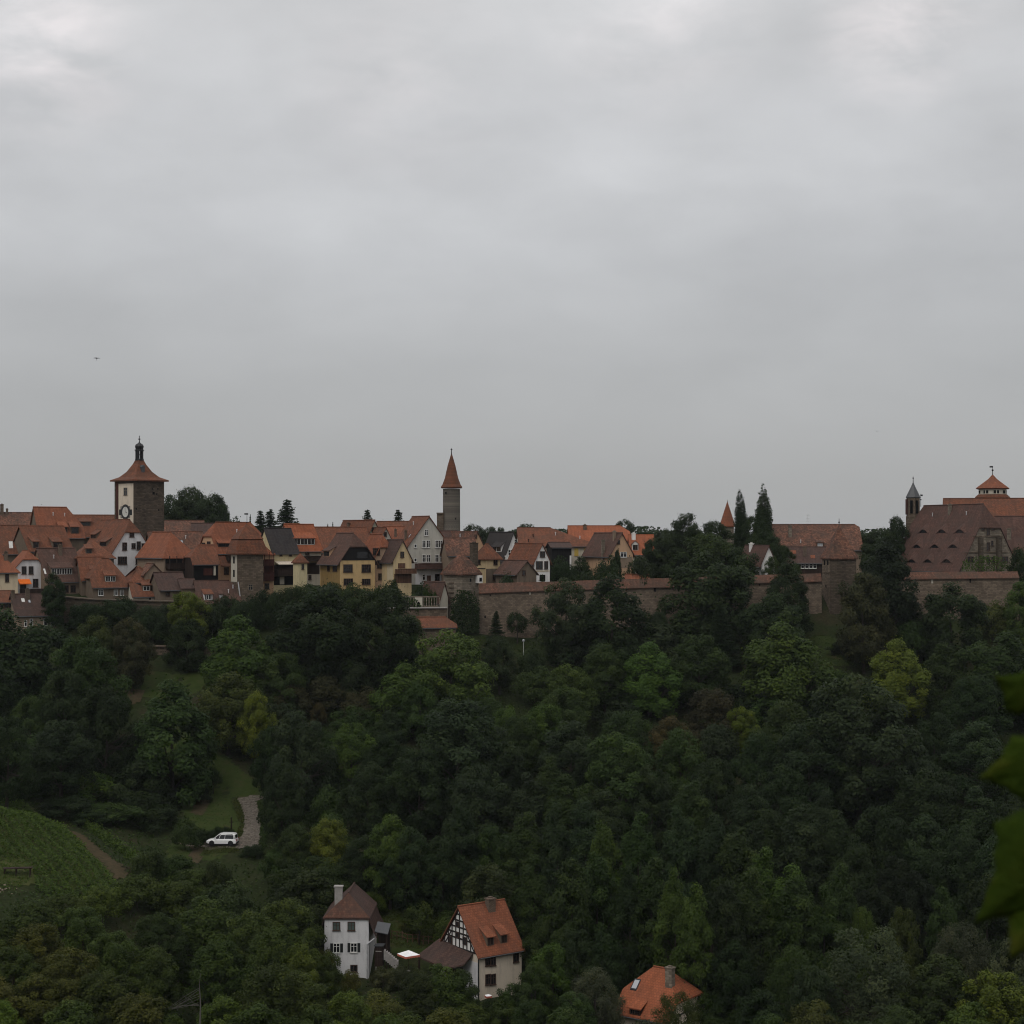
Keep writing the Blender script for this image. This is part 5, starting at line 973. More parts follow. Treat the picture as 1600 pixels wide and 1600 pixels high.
drape('meadow', [(215, 1085), (232, 1050), (330, 1048), (345, 1060), (300, 1085), (250, 1092)], 'meadow_grass', .06, 'grass bank below the retaining wall')
drape('meadow', [(1262, 975), (1300, 978), (1325, 1040), (1270, 1050), (1255, 1010)], 'meadow_grass', .06, 'grass bank at the foot of the gate tower')
drape('meadow', [(565, 1378), (640, 1368), (712, 1400), (720, 1455), (668, 1492), (612, 1486), (596, 1440)], 'meadow_grass', .06, 'garden slope above the valley houses')
drape('path', [(369, 1246), (426, 1244), (428, 1249), (400, 1252), (404, 1264), (408, 1280), (408, 1300), (405, 1322), (372, 1326), (318, 1328), (318, 1319), (358, 1316), (378, 1306), (382, 1290), (381, 1272), (376, 1256)], 'track_stone', .12, 'paved track climbing the meadow', step=.35)
drape('path', [(108, 1298), (122, 1300), (190, 1350), (200, 1372), (180, 1372), (140, 1332)], 'bare_earth', .1, 'earth path along the vineyard')
drape('bare_earth', [(300, 1322), (318, 1326), (312, 1350), (296, 1348)], 'bare_earth', .12, 'worn earth below the car')
drape('path', [(196, 1078), (226, 1078), (222, 1098), (198, 1100)], 'bare_earth', .1, 'earth path under the brownish tree')
drape('path', [(300, 1243), (330, 1246), (318, 1275), (300, 1272)], 'bare_earth', .1, 'reddish bare patch in the meadow')
drape('vineyard_ground', [(-60, 1235), (25, 1252), (108, 1297), (150, 1340), (182, 1375), (110, 1392), (40, 1380), (-60, 1388)], 'vine_soil', .06, 'sloping vineyard ground')

def on(px, py): x, y = gpt(px, py); return Vector((x, y, float(T(x, y))))
# vines: one green mass nobody could count
def scatter(name, poly_px, n, size, hgt, tint, label, cat=None, kind='stuff', seed=1, clump=2.2):
    global rng
    rng = np.random.default_rng(seed); pg = [gpt(*p) for p in poly_px]; A = np.array(pg); P_ = rng.uniform(A.min(0), A.max(0), (n*4, 2)); ins = np.zeros(len(P_), bool); j = len(pg)-1
    for i in range(len(pg)):
        (xi, yi), (xj, yj) = pg[i], pg[j]; ins ^= ((yi > P_[:, 1]) != (yj > P_[:, 1])) & (P_[:, 0] < (xj-xi)*(P_[:, 1]-yi)/(yj-yi+1e-9)+xi); j = i
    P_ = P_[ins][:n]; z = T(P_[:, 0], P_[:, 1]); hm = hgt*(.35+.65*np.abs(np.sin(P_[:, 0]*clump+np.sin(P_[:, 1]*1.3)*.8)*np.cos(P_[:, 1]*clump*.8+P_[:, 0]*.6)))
    if name == 'vineyard_vines':
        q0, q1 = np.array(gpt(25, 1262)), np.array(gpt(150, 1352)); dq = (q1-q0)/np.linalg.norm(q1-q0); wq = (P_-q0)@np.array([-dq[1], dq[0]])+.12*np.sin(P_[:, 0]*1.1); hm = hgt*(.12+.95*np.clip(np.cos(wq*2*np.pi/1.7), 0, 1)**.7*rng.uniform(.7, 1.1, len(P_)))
    C = np.stack([P_[:, 0], P_[:, 1], z+hm*rng.random(len(P_))**.6], 1); N = unit(np.array([0, -.25, .9])+rng.normal(size=C.shape)*.55)
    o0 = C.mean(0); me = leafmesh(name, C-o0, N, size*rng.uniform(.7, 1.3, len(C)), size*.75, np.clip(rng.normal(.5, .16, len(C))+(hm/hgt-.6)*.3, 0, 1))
    o = bpy.data.objects.new(name, me); COL.objects.link(o); o.location = o0; o.color = (*TINT[tint], 1); tag(o, label, cat, None, kind); return o
VY = [(-60, 1238), (25, 1254), (104, 1298), (146, 1342), (180, 1378), (190, 1400), (110, 1412), (56, 1392), (50, 1345), (-60, 1325)]
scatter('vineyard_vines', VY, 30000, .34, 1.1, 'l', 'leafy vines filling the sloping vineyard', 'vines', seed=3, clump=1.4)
scatter('grass', [(-60, 1325), (48, 1345), (50, 1372), (20, 1392), (-60, 1390)], 4000, .22, .25, 'l', 'short grass at the vineyard edge', 'grass', seed=4)
scatter('grass', [(205, 1180), (300, 1120), (330, 1165), (420, 1235), (440, 1300), (330, 1345), (262, 1345), (262, 1320), (310, 1300), (280, 1262), (230, 1225)], 9000, .2, .16, 'g', 'rough grass of the meadow', 'grass', seed=5)
scatter('grass', [(565, 1378), (640, 1368), (712, 1400), (720, 1455), (668, 1480), (612, 1478), (596, 1440)], 8000, .22, .3, 'o', 'rough grass on the garden slope', 'grass', seed=6)
scatter('grass', [(1262, 975), (1300, 978), (1325, 1040), (1270, 1050), (1255, 1010)], 3000, .22, .2, 'g', 'rough grass below the gate tower', 'grass', seed=8)
scatter('grass', [(362, 1252), (370, 1246), (382, 1275), (380, 1300), (372, 1314), (364, 1312), (374, 1290)], 1500, .25, .5, 'o', 'tall grass along the left verge of the paved track', 'grass', seed=21)
scatter('grass', [(402, 1256), (430, 1252), (424, 1290), (416, 1325), (404, 1325), (407, 1290)], 2200, .25, .6, 'g', 'tall grass along the right verge of the paved track', 'grass', seed=22)
scatter('grass', [(316, 1326), (375, 1325), (372, 1332), (318, 1334)], 900, .22, .35, 'o', 'grass edge below the parked car', 'grass', seed=23)
# row of vines beyond the earth path
a_, b_ = on(128, 1288), on(268, 1385); n = 5200; rng = np.random.default_rng(9); e = rng.random(n); px_ = 128+e*140; Pn = np.array([on(128+k*14, 1288+k*9.7) for k in range(11)])
C = np.stack([np.interp(e*10, np.arange(11), Pn[:, k]) for k in range(3)], 1); C += np.stack([rng.normal(0, .4, n), rng.normal(0, .35, n), np.abs(rng.normal(0, .55, n))*(1+.4*np.sin(e*70))], 1)
me = leafmesh('vine_row', C-Pn[0], unit(np.array([0, -.3, .8])+rng.normal(size=C.shape)*.6), .34, .26, rng.normal(.55, .16, n)); o = bpy.data.objects.new('vine_row', me); COL.objects.link(o); o.location = Pn[0]; o.color = (*TINT['l'], 1); tag(o, 'single row of vines beyond the earth path, sloping down right', 'vine row')
# undergrowth over the wooded slopes
rng = np.random.default_rng(11); n = 90000; x = rng.uniform(-118, 118, n); y = rng.uniform(152, 340, n); px_ = x/y*F+800; z = T(x, y); py_ = HZ-z/y*F
bad = inpoly(px_, py_, [(195, 1180), (215, 1080), (240, 1040), (340, 1045), (330, 1165), (420, 1235), (440, 1300), (410, 1330), (330, 1350), (262, 1350), (262, 1320), (310, 1300)]) | inpoly(px_, py_, [(-60, 1235), (25, 1252), (122, 1297), (205, 1375), (110, 1395), (-60, 1395)]) | inpoly(px_, py_, [(1258, 970), (1300, 975), (1325, 1045), (1262, 1050)]) | inpoly(px_, py_, [(500, 1420), (600, 1420), (600, 1540), (500, 1540)]) | inpoly(px_, py_, [(600, 1380), (700, 1390), (830, 1480), (830, 1600), (660, 1560), (600, 1500)]) | inpoly(px_, py_, [(640, 960), (720, 960), (720, 1015), (640, 1015)])
x, y, z = x[~bad], y[~bad], z[~bad]; hm = .3+1.3*np.clip(np.sin(x*.55+1.3*np.sin(y*.4))*np.sin(y*.5+np.sin(x*.3)), 0, 1)
C = np.stack([x, y, z+hm*rng.random(len(x))], 1); o0 = np.array([0, 250, -45.]); me = leafmesh('undergrowth', C-o0, unit(np.array([0, -.3, .8])+rng.normal(size=C.shape)*.6), .42*rng.uniform(.7, 1.4, len(C)), .3, np.clip(rng.normal(.45, .2, len(C)), 0, 1))
o = bpy.data.objects.new('undergrowth', me); COL.objects.link(o); o.location = o0; o.color = (*TINT['g'], 1); tag(o, 'undergrowth covering the wooded slopes', 'undergrowth', None, 'stuff')
# far wood on the plateau
rng = np.random.default_rng(12); n = 60000; x = rng.uniform(-330, 330, n); y = rng.uniform(640, 720, n); top = 2.2+1.2*np.sin(x*.045)+.8*np.sin(x*.13+1)+.5*np.sin(x*.4); z = -8+(top+8)*rng.random(n)**.55
C = np.stack([x, y, z], 1); me = leafmesh('far_wood', C-np.array([0, 680, -8.]), unit(np.array([0, -.5, .7])+rng.normal(size=C.shape)*.6), 1.15*rng.uniform(.6, 1.3, n), .85, rng.normal(.4, .15, n)); o = bpy.data.objects.new('far_wood', me); COL.objects.link(o); o.location = (0, 680, -8); o.color = (*TINT['d'], 1); tag(o, 'far dark wood along the horizon behind the town', 'wood', None, 'stuff')

# ------------------------------------------------------------------ car
def wheel(parent, x, y, r=.33):
    mb = MB(); mb.lathe(0, 0, [(r*.62, -.1), (r*.93, -.11), (r, -.07), (r, .07), (r*.93, .11), (r*.62, .1)], 24); w = mb.obj('wheel', 'tyre', parent, (x, y, r)); w.rotation_euler = (R(90), 0, 0)
    q = MB(); q.lathe(0, 0, [(r*.6, .06), (r*.64, .112), (r*.5, .095), (r*.12, .12)], 18); q.obj('rim', 'rim', w)
Pc = on(347.5, 1320.5)
car = empty('parked_car', Pc+Vector((0, 0, .13)), R(180-4), 'white minivan with dark windows parked at the end of the paved track', 'car')
# body sections along its length (x from tail to nose), each ring: half width and heights
def ring(x, hw, z0, zs, zt, ht): return [(x, -hw, z0), (x, -hw*1.0, zs), (x, -ht, zt), (x, ht, zt), (x, hw, zs), (x, hw, z0)]
mb = MB(); mb.loft([ring(-2.32, .74, .42, .66, .86, .66), ring(-2.24, .86, .3, .72, .98, .8), ring(-1.5, .92, .24, .75, 1.0, .86), ring(0, .93, .22, .75, .98, .87), ring(.9, .93, .22, .74, .96, .86), ring(1.25, .92, .24, .72, .95, .80), ring(1.95, .88, .26, .66, .82, .70), ring(2.22, .80, .3, .58, .70, .6), ring(2.32, .68, .36, .5, .6, .5)])
bd = mb.obj('body', 'car_paint', car, None, False); bv = bd.modifiers.new('b', 'BEVEL'); bv.width = .05; bv.segments = 2
mb = MB(); mb.loft([[(-2.2, -.8, .97), (-2.2, .8, .97), (-2.02, .68, 1.62), (-2.02, -.68, 1.62)], [(-1.7, -.84, .98), (-1.7, .84, .98), (-1.6, .70, 1.70), (-1.6, -.70, 1.70)], [(.0, -.85, .97), (.0, .85, .97), (-.15, .70, 1.71), (-.15, -.70, 1.71)], [(1.2, -.78, .93), (1.2, .78, .93), (.38, .66, 1.63), (.38, -.66, 1.63)]])
mb.obj('glasshouse', 'car_glass', car)
mb = MB(); mb.loft([[(-2.12, -.72, 1.55), (-2.12, .72, 1.55), (-2.0, .62, 1.70), (-2.0, -.62, 1.70)], [(-1.5, -.74, 1.56), (-1.5, .74, 1.56), (-1.5, .66, 1.77), (-1.5, -.66, 1.77)], [(-.1, -.75, 1.57), (-.1, .75, 1.57), (-.1, .66, 1.78), (-.1, -.66, 1.78)], [(.5, -.72, 1.52), (.5, .72, 1.52), (.42, .60, 1.66), (.42, -.60, 1.66)]]); mb.obj('roof', 'car_paint', car)
mb = MB()
for s in (-1, 1):
    for p, q in (((-2.16, s*.82, .95), (-2.0, s*.71, 1.58)), ((-1.98, s*.845, .95), (-1.86, s*.73, 1.58)), ((.42, s*.72, 1.6), (1.22, s*.82, .93))): mb.tube(p, q, .06, .05, 6)
    mb.tube((-.55, s*.86, .96), (-.6, s*.735, 1.58), .03, .03, 6); mb.tube((.35, s*.86, .96), (.1, s*.735, 1.58), .03, .03, 6)
mb.obj('pillar', 'car_paint', car)
for x in (1.42, -1.45):
    for y in (-.83, .83):
        a = MB(); a.lathe(0, 0, [(.39, -.03), (.39, .03)], 20); k_ = a.obj('wheel_arch', 'tyre', car, (x, y*1.105, .36)); k_.rotation_euler = (R(90), 0, 0); wheel(car, x, y*1.1)
for s in (-1, 1):
    mb = MB(); mb.box(2.16, 2.32, s*.42, s*.7, .54, .68); mb.obj('headlight', 'lamp_glass', car); mb = MB(); mb.box(-2.34, -2.2, s*.66, s*.8, .7, .98); mb.obj('tail_light', 'red_lamp', car)
    mb = MB(); mb.box(.75, .95, s*.92, s*1.08, .98, 1.12); mb.obj('wing_mirror', 'car_paint', car)
mb = MB(); mb.box(2.24, 2.37, -.74, .74, .26, .4); mb.obj('front_bumper', 'tyre', car); mb = MB(); mb.box(-2.38, -2.25, -.8, .8, .3, .46); mb.obj('rear_bumper', 'tyre', car)
# heap of stones beside the car, stones on the vineyard edge
def stones(label, px, py, n, spread, size, seed, mat='rubble'):
    rr = random.Random(seed); p0 = on(px, py); mb = MB()
    for _ in range(n):
        x, y = rr.gauss(0, spread), rr.gauss(0, spread*.7); s = size*rr.uniform(.5, 1.2); z = float(T(p0.x+x, p0.y+y))-p0.z+max(0, (1-math.hypot(x, y)/spread))*size*1.2; nn = 6
        rg = [[(x+s*q*math.cos(k*6.283/nn+h)*rr.uniform(.8, 1.2), y+s*q*math.sin(k*6.283/nn+h)*rr.uniform(.8, 1.2), z+s*h) for k in range(nn)] for q, h in ((.7, -.4), (1, .1), (.5, .6))]; mb.loft(rg)
    o = mb.obj('stone_pile', mat, None, p0); tag(o, label, 'stones', None, 'stuff'); return o
stones('heap of pale rubble stones in front of the white car', 306, 1320, 26, .9, .34, 2); stones('scattered pale stones at the lower end of the vineyard', 4, 1386, 26, 1.1, .17, 3); stones('few white stones behind the white car', 377, 1322, 6, .5, .2, 4); stones('rocks in the garden slope above the parasol', 640, 1420, 9, .5, .26, 5)
# shelter table at the vineyard edge
p = on(28, 1366); r = empty('vineyard_table', p, R(8), 'low wooden table with mossy top at the lower left of the vineyard', 'table'); mb = MB(); mb.box(-1.9, 1.9, -.5, .5, .95, 1.05); mb.obj('tabletop', 'timber', r)
for x in (-1.7, -.2, 1.6):
    for y in (-.4, .4): mb = MB(); mb.box(x-.06, x+.06, y-.06, y+.06, -.3, .95); mb.obj('leg', 'timber', r)
# parasols
def parasol(label, px, py, Y, w, pole, rz):
    p = P(px, py, Y); r = empty('parasol', p-Vector((0, 0, pole)), rz, label, 'parasol'); h = w/2
    mb = MB(); c = [(-h, -h, pole), (h, -h, pole), (h, h, pole), (-h, h, pole)]; mb.add(c+[(0, 0, pole+.75*w/3), *[(x*.97, y*.97, pole-.02) for x, y, z in c], (0, 0, pole+.70*w/3)], [(0, 1, 4), (1, 2, 4), (2, 3, 4), (3, 0, 4), (6, 5, 9), (7, 6, 9), (8, 7, 9), (5, 8, 9), (1, 0, 5, 6), (2, 1, 6, 7), (3, 2, 7, 8), (0, 3, 8, 5)]); mb.obj('canopy', 'canvas', r)
    mb = MB()
    for (x0, y0), (x1, y1) in (((-h, -h), (h, -h)), ((h, -h), (h, h)), ((h, h), (-h, h)), ((-h, h), (-h, -h))):
        n = 9
        for i in range(n):
            a, b = i/n, (i+1)/n; q = [(x0+(x1-x0)*a, y0+(y1-y0)*a), (x0+(x1-x0)*b, y0+(y1-y0)*b)]; d = .22
            mb.add([(q[0][0], q[0][1], pole), (q[1][0], q[1][1], pole), (q[1][0], q[1][1], pole-d), ((q[0][0]+q[1][0])/2, (q[0][1]+q[1][1])/2, pole-d-.07), (q[0][0], q[0][1], pole-d)], [(0, 4, 3, 2, 1)])
    mb.obj('valance', 'valance', r); mb = MB(); mb.tube((0, 0, -.4), (0, 0, pole+.4*w/3), .03, .03, 8); mb.obj('pole', 'mid_wood', r); mb = MB(); mb.lathe(0, 0, [(.3, -.05), (.3, .06), (.08, .1)], 12); mb.obj('base', 'concrete', r)
    for k in range(4):
        a = k*math.pi/2+math.pi/4; mb = MB(); mb.tube((0, 0, pole-.5), (math.cos(a)*h*.75, math.sin(a)*h*.75, pole+.05), .012, .012, 5); mb.obj('rib', 'mid_wood', r)
    return r
parasol('open white parasol with red edging on the terrace between the valley houses', 638.5, 1491, 222, 2.15, 2.1, R(34)); parasol('small white parasol with red edging at the foot of the half timbered house', 763, 1555.5, 216.5, .75, 1.6, R(20))
# porch, shed and steps beside the white house
p = P(598, 1497, 226); s_ = 226/F
r = empty('garden_porch', p, R(-12), 'grey roofed garden porch on posts beside the white valley house', 'porch'); mb = MB(); mb.slab([[(-.85, -.9, 3.65), (.95, -.9, 3.4), (.75, 1.2, 4.3), (-1.05, 1.2, 4.5)]], .1); mb.obj('roof', 'lead', r)
for x, y in ((-.7, -.7), (.75, -.7), (-.8, 1.0), (.6, 1.0)): mb = MB(); mb.box(x-.06, x+.06, y-.06, y+.06, -2, 3.5); mb.obj('post', 'concrete' if x < 0 and y < 0 else 'timber', r)
mb = MB(); mb.box(-.75, .7, .95, 1.0, 0, 3.5); mb.obj('back_wall', 'timber', r)
p = P(591.5, 1496, 224.5); r = empty('timber_shed', p, R(-8), 'low dark timber shed against the white valley house', 'shed'); mb = MB(); mb.box(-.52, .52, 0, 1.2, -1.2, 1.45); mb.obj('wall', 'timber', r); mb = MB(); mb.box(-.62, .62, -.15, 1.3, 1.45, 1.55); mb.obj('roof', 'lead', r); mb = MB(); mb.box(-.4, .4, -.03, 0, .75, .85); mb.obj('rail', 'concrete', r)
r = empty('stone_steps', P(600, 1484, 225), R(0), 'pale stone steps going down beside the garden porch', 'steps'); mb = MB()
for i in range(8): mb.box(i*.23, i*.23+.26, -.5, .5, -.2*i-1.2, -.2*i)
mb.obj('steps', 'concrete', r)
# garden fence
Pf = [on(612+i*8.2, 1466+i*1.3) for i in range(9)]; r = empty('garden_fence', Pf[0], 0, 'rustic wooden rail fence on the garden slope behind the parasol', 'fence')
for i, q in enumerate(Pf): d = q-Pf[0]; mb = MB(); mb.tube(d+Vector((0, 0, -.4)), d+Vector((0, 0, 1.25)), .07, .06, 6); mb.obj('post', 'mid_wood', r)
for hh_ in (.55, 1.1):
    for q, w_ in zip(Pf, Pf[1:]): mb = MB(); mb.tube(q-Pf[0]+Vector((0, 0, hh_)), w_-Pf[0]+Vector((0, 0, hh_)), .05, .05, 6); mb.obj('rail', 'mid_wood', r)
# lamp post, flagpole-like posts
p = on(818, 1031); r = empty('lamp_post', p, 0, 'small pale lamp post on the slope below the town wall', 'lamp post'); mb = MB(); mb.tube((0, 0, -.5), (0, 0, 3.6), .06, .05, 8); mb.obj('pole', 'zinc', r); mb = MB(); mb.lathe(0, 0, [(.1, 3.6), (.22, 3.75), (.24, 4.0), (.1, 4.15)], 10); mb.obj('lamp_head', 'lamp_glass', r)
p = on(359, 1312); r = empty('wooden_post', p+Vector((.0, 1.5, .2)), 0, 'dark wooden post with a thin bar standing behind the white car', 'post'); mb = MB(); mb.tube((0, 0, -.5), (0, 0, 3.1), .12, .1, 7); mb.box(-.35, .35, -.04, .04, 2.3, 2.42); mb.obj('post', 'timber', r)
# dead tree
p = P(312, 1590, 176); r = empty('dead_tree', p-Vector((0, 0, 2)), 0, 'bare dead tree with pale trunk and fallen branches at lower left', 'tree'); mb = MB(); mb.tube((0, 0, -1), (.08, 0, 3.4), .10, .065, 7); mb.tube((.08, 0, 3.4), (-.05, .1, 5.4), .065, .03, 7); mb.tube((-.05, .1, 5.4), (.1, 0, 6.5), .03, .012, 6); mb.obj('trunk', 'dead_wood', r)
rr = random.Random(5)
for k in range(8):
    a0 = Vector((-3.1+rr.uniform(-.2, .3), rr.uniform(-.3, .3), 2.9+rr.uniform(-.1, .1))); e = Vector((-.08, rr.uniform(-.3, .3), 3.1+k*.27+rr.uniform(-.1, .1))); mid = a0.lerp(e, .55)+Vector((0, 0, rr.uniform(-.15, .2))); mb = MB(); mid += Vector((rr.uniform(-.3, .3), 0, rr.uniform(-.3, .25))); mb.tube(a0, mid, .008, .018, 5); mb.tube(mid, e, .018, .022, 5)
    for _ in range(3): q_ = mid.lerp(e, rr.uniform(-.6, .6)); mb.tube(q_, q_+Vector((rr.uniform(-.5, .3), rr.uniform(-.3, .3), rr.uniform(-.35, .35))), .014, .005, 4)
    mb.obj('branch', 'dead_wood', r)
# birds far off in the sky
def bird(label, px, py, Y, span, rz, roll):
    r = empty('bird', P(px, py, Y), rz, label, 'bird', 'birds in the sky'); r.rotation_euler = (roll, 0, rz); s = span/2
    v, f = [], []; mb = MB(); prof = [(.0, -.34), (.05, -.2), (.075, -.02), (.06, .14), (.045, .2), (.05, .24), (.02, .3)]
    mb.loft([[(q*s*math.cos(k*1.0472), y*s*1.6, q*s*.8*math.sin(k*1.0472)) for k in range(6)] for q, y in [(max(q, .008), y) for q, y in prof]])
    for sg in (-1, 1): mb.add([(0, .12*s, .02*s), (sg*.45*s, .2*s, .16*s), (sg*1.0*s, -.08*s, .1*s), (sg*.4*s, -.08*s, .13*s), (0, -.14*s, .02*s)], [(0, 1, 2, 3, 4)] if sg > 0 else [(4, 3, 2, 1, 0)])
    mb.add([(-.03*s, -.5*s, 0), (.03*s, -.5*s, 0), (.1*s, -.72*s, 0), (-.1*s, -.72*s, 0)], [(0, 1, 2, 3)])
    b_ = mb.obj('body', 'iron', r); return r
bird('small dark bird gliding in the grey sky above left', 151, 560, 190, .75, R(20), R(62)); bird('tiny faint bird low in the sky at right', 1370, 674, 330, 1.3, R(5), R(10))

# ------------------------------------------------------------------ vine leaves close by at the right edge
gmat('near_leaf', [(.25, (.018, .036, .004)), (.5, (.034, .056, .005)), (.66, (.062, .068, .008)), (.74, (.12, .055, .009)), (.85, (.06, .028, .007))], 14, .5)
r = empty('foreground_branch', (.82, 2.05, float(T(.82, 2.05))), 0, 'out of focus branch with big lobed leaves at the right edge', 'plant'); g0 = r.location.copy()
mb = MB(); pts = [Vector((.0, 0, -.15)), Vector((-.04, .0, .7)), Vector((-.08, -.02, 1.25)), Vector((-.07, -.03, 1.62))]
for p, q, a, b_ in zip(pts, pts[1:], (.014, .011, .008), (.011, .008, .005)): mb.tube(p, q, a, b_, 8)
mb.obj('stem', 'bark', r)
LOBE = [(0, -.02), (.14, -.16), (.30, -.30), (.34, -.12), (.56, -.10), (.50, .06), (.64, .24), (.44, .24), (.42, .40), (.24, .42), (.20, .62), (.08, .70), (0, .98)]
def leaf(px, py, Y, size, ang, tilt, turn):
    base_ = P(px, py, Y)-g0; pts = LOBE+[(-x, y) for x, y in LOBE[-2:0:-1]]; mb = MB(); n = len(pts)
    def w(x, y, z=0): return Vector((x*size, z*size, y*size))
    vs = []
    for q, zz in ((1.0, .07), (.55, -.02)): vs += [w(x*q, .3+(y-.3)*q, zz*(abs(x)*1.4+.2)+.03*math.sin(9*x+5*y)) for x, y in pts]
    vs.append(w(0, .3, -.03)); f = [(i, (i+1) % n, n+(i+1) % n, n+i) for i in range(n)]+[(n+i, n+(i+1) % n, 2*n) for i in range(n)]
    mb.add(vs, f); o = mb.obj('leaf', 'near_leaf', r, base_, True); o.rotation_euler = (R(tilt), R(ang), R(turn)); sm = o.modifiers.new('s', 'SUBSURF'); sm.levels = sm.render_levels = 1
    so = o.modifiers.new('t', 'SOLIDIFY'); so.thickness = .0006
    tip = Vector(pts_near(base_)); mb = MB(); mb.tube(tip, base_, .0035, .002, 6); mb.obj('petiole', 'near_leaf', r); return o
def pts_near(b_): return min([pts.lerp(q, .5) for pts, q in ()] or [Vector((-.06, -.03, min(1.6, max(.3, b_.z-.03))))], key=lambda v: (v-b_).length)
leaf(1612, 1200, 2.0, .070, -102, -20, 15); leaf(1608, 1085, 2.03, .055, -60, 25, -20); leaf(1645, 1345, 1.98, .13, -130, -15, 20); leaf(1648, 1310, 2.02, .11, -75, 18, 8); leaf(1630, 1410, 1.99, .085, -150, 8, -12)

# ------------------------------------------------------------------ the air of the valley
mb = MB(); mb.box(-4200, 4200, -62, 3900, -64, 34); hz = mb.obj('haze', 'plain_air' if False else 'glass'); hz.data.materials.clear()
m = bpy.data.materials.new('air'); t = nt(m); o_ = node(t, 'ShaderNodeOutputMaterial'); v_ = node(t, 'ShaderNodeVolumePrincipled'); v_.inputs['Color'].default_value = (.86, .92, 1, 1); v_.inputs['Density'].default_value = .00004; v_.inputs['Anisotropy'].default_value = .1
t.links.new(v_.outputs[0], o_.inputs['Volume']); hz.data.materials.append(m); tag(hz, 'thin haze in the valley air', None, None, 'stuff')
# ------------------------------------------------------------------ sky, sun, camera
w = bpy.data.worlds.new('World'); scene.world = w; w.use_nodes = True; t = w.node_tree; t.nodes.clear()
SUN_EL, SUN_AZ = R(50), R(205)                           # sun behind the camera and a little to the left, veiled by cloud
out = node(t, 'ShaderNodeOutputWorld'); sky = node(t, 'ShaderNodeTexSky', sky_type='NISHITA'); sky.sun_disc = False; sky.sun_elevation = SUN_EL; sky.sun_rotation = SUN_AZ
bg1 = node(t, 'ShaderNodeBackground'); bg1.inputs[1].default_value = .09; t.links.new(sky.outputs[0], bg1.inputs[0])
tc = node(t, 'ShaderNodeTexCoord'); mp = node(t, 'ShaderNodeMapping'); mp.inputs['Scale'].default_value = (1, 1, 2.3); t.links.new(tc.outputs['Generated'], mp.inputs[0])
def noise(sc, det, ro, dist, loc=(0, 0, 0)):
    m2 = node(t, 'ShaderNodeMapping'); m2.inputs['Location'].default_value = loc; t.links.new(mp.outputs[0], m2.inputs[0])
    n = node(t, 'ShaderNodeTexNoise'); n.inputs['Scale'].default_value = sc; n.inputs['Detail'].default_value = det; n.inputs['Roughness'].default_value = ro; n.inputs['Distortion'].default_value = dist; t.links.new(m2.outputs[0], n.inputs['Vector']); return n.outputs[0]
def math_(op, a, b=None, c=None):
    n = node(t, 'ShaderNodeMath', operation=op)
    for i, v in enumerate((a, b, c)):
        if v is None: continue
        if hasattr(v, 'is_linked'): t.links.new(v, n.inputs[i])
        else: n.inputs[i].default_value = v
    return n.outputs[0]
sx = node(t, 'ShaderNodeSeparateXYZ'); t.links.new(tc.outputs['Generated'], sx.inputs[0]); z_ = sx.outputs[2]
gr = ramp(t, z_, [(0, (.386, .389, .390)), (.035, (.402, .406, .409)), (.09, (.452, .459, .466)), (.163, (.525, .534, .548)), (.24, (.575, .582, .596)), (.3, (.60, .604, .614)), (1, (.98, .98, 1.0))])
cl = math_('ADD', math_('MULTIPLY', noise(4.2, 3, .45, .15, (1.7, .4, .2)), .68), math_('MULTIPLY', noise(12, 6, .55, .2, (3, 1, 0)), .32))
amp = math_('MULTIPLY', math_('SUBTRACT', cl, .5), math_('MINIMUM', math_('ADD', math_('MULTIPLY', z_, 6.5), .12), 1.3))
br = node(t, 'ShaderNodeMix', data_type='RGBA', blend_type='MULTIPLY'); br.inputs[0].default_value = 1; t.links.new(gr, br.inputs[6])
cb = node(t, 'ShaderNodeCombineColor'); k = math_('ADD', math_('MULTIPLY', amp, .62), 1.0)
for i in range(3): t.links.new(k, cb.inputs[i])
t.links.new(cb.outputs[0], br.inputs[7]); col = br.outputs[2]
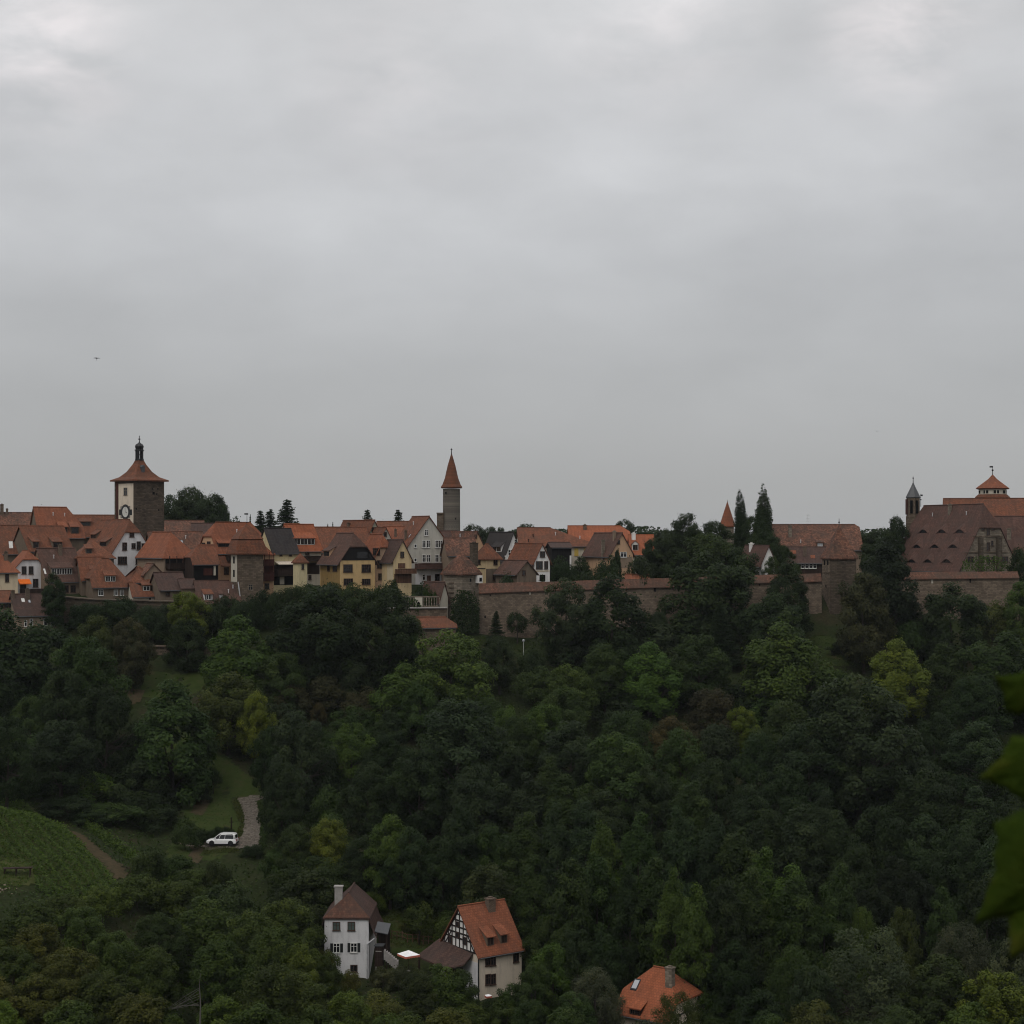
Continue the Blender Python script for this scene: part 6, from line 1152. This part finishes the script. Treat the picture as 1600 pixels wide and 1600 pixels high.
# thin breaks where the cloud lets more light through
brk = noise(17, 6, .58, .3, (.2, 5.1, 0))
for px, py, rad, s in ((70, 55, .040, .75), (1385, 60, .030, .5), (1020, 5, .045, .45), (1430, 5, .036, .35), (620, 110, .045, .25)):
    d = P(px, py, 1).normalized(); vm = node(t, 'ShaderNodeVectorMath', operation='DISTANCE'); t.links.new(tc.outputs['Generated'], vm.inputs[0]); vm.inputs[1].default_value = d
    f = math_('SUBTRACT', 1.0, math_('MINIMUM', math_('DIVIDE', vm.outputs['Value'], rad*1.6), 1.0)); f = math_('MULTIPLY', math_('SMOOTH_MIN', math_('MULTIPLY', f, math_('MAXIMUM', math_('MULTIPLY', math_('SUBTRACT', brk, .36), 4.0), 0.0)), 1.0, .2), s*.5)
    add = node(t, 'ShaderNodeMix', data_type='RGBA', blend_type='ADD'); t.links.new(f, add.inputs[0]); t.links.new(col, add.inputs[6]); add.inputs[7].default_value = (.56, .46, .45, 1); col = add.outputs[2]
bg2 = node(t, 'ShaderNodeBackground'); bg2.inputs[1].default_value = 1.0; t.links.new(col, bg2.inputs[0])
ms = node(t, 'ShaderNodeMixShader'); ms.inputs[0].default_value = .97; t.links.new(bg1.outputs[0], ms.inputs[1]); t.links.new(bg2.outputs[0], ms.inputs[2]); t.links.new(ms.outputs[0], out.inputs[0])
ld = bpy.data.lights.new('sun', 'SUN'); ld.energy = .8; ld.angle = R(24); ld.color = (1, .96, .9); lo = bpy.data.objects.new('sun', ld); COL.objects.link(lo)
dirv = Vector((math.sin(SUN_AZ)*math.cos(SUN_EL), math.cos(SUN_AZ)*math.cos(SUN_EL), math.sin(SUN_EL))); lo.rotation_euler = dirv.to_track_quat('Z', 'Y').to_euler(); lo.location = (0, 0, 60)
cd = bpy.data.cameras.new('camera'); co = bpy.data.objects.new('camera', cd); COL.objects.link(co); co.location = (0, 0, 0); co.rotation_euler = (R(90), 0, 0)
cd.sensor_width = 36; cd.sensor_fit = 'HORIZONTAL'; cd.lens = 36*F/1600; cd.shift_y = (HZ-800)/1600; cd.clip_start = .1; cd.clip_end = 9000
cd.dof.use_dof = True; cd.dof.focus_distance = 300; cd.dof.aperture_fstop = 8; scene.camera = co
vs_ = scene.view_settings; vs_.view_transform = 'Standard'; vs_.look = 'None'; vs_.gamma = 1; vs_.exposure = 0; vs_.use_curve_mapping = False
cy_ = scene.cycles; cy_.max_bounces = 6; cy_.volume_bounces = 0; cy_.filter_width = 1.05; cy_.diffuse_bounces = 3; cy_.glossy_bounces = 2; cy_.transmission_bounces = 4; cy_.use_denoising = True; cy_.use_adaptive_sampling = True; cy_.adaptive_threshold = .02; cy_.caustics_reflective = False; cy_.caustics_refractive = False
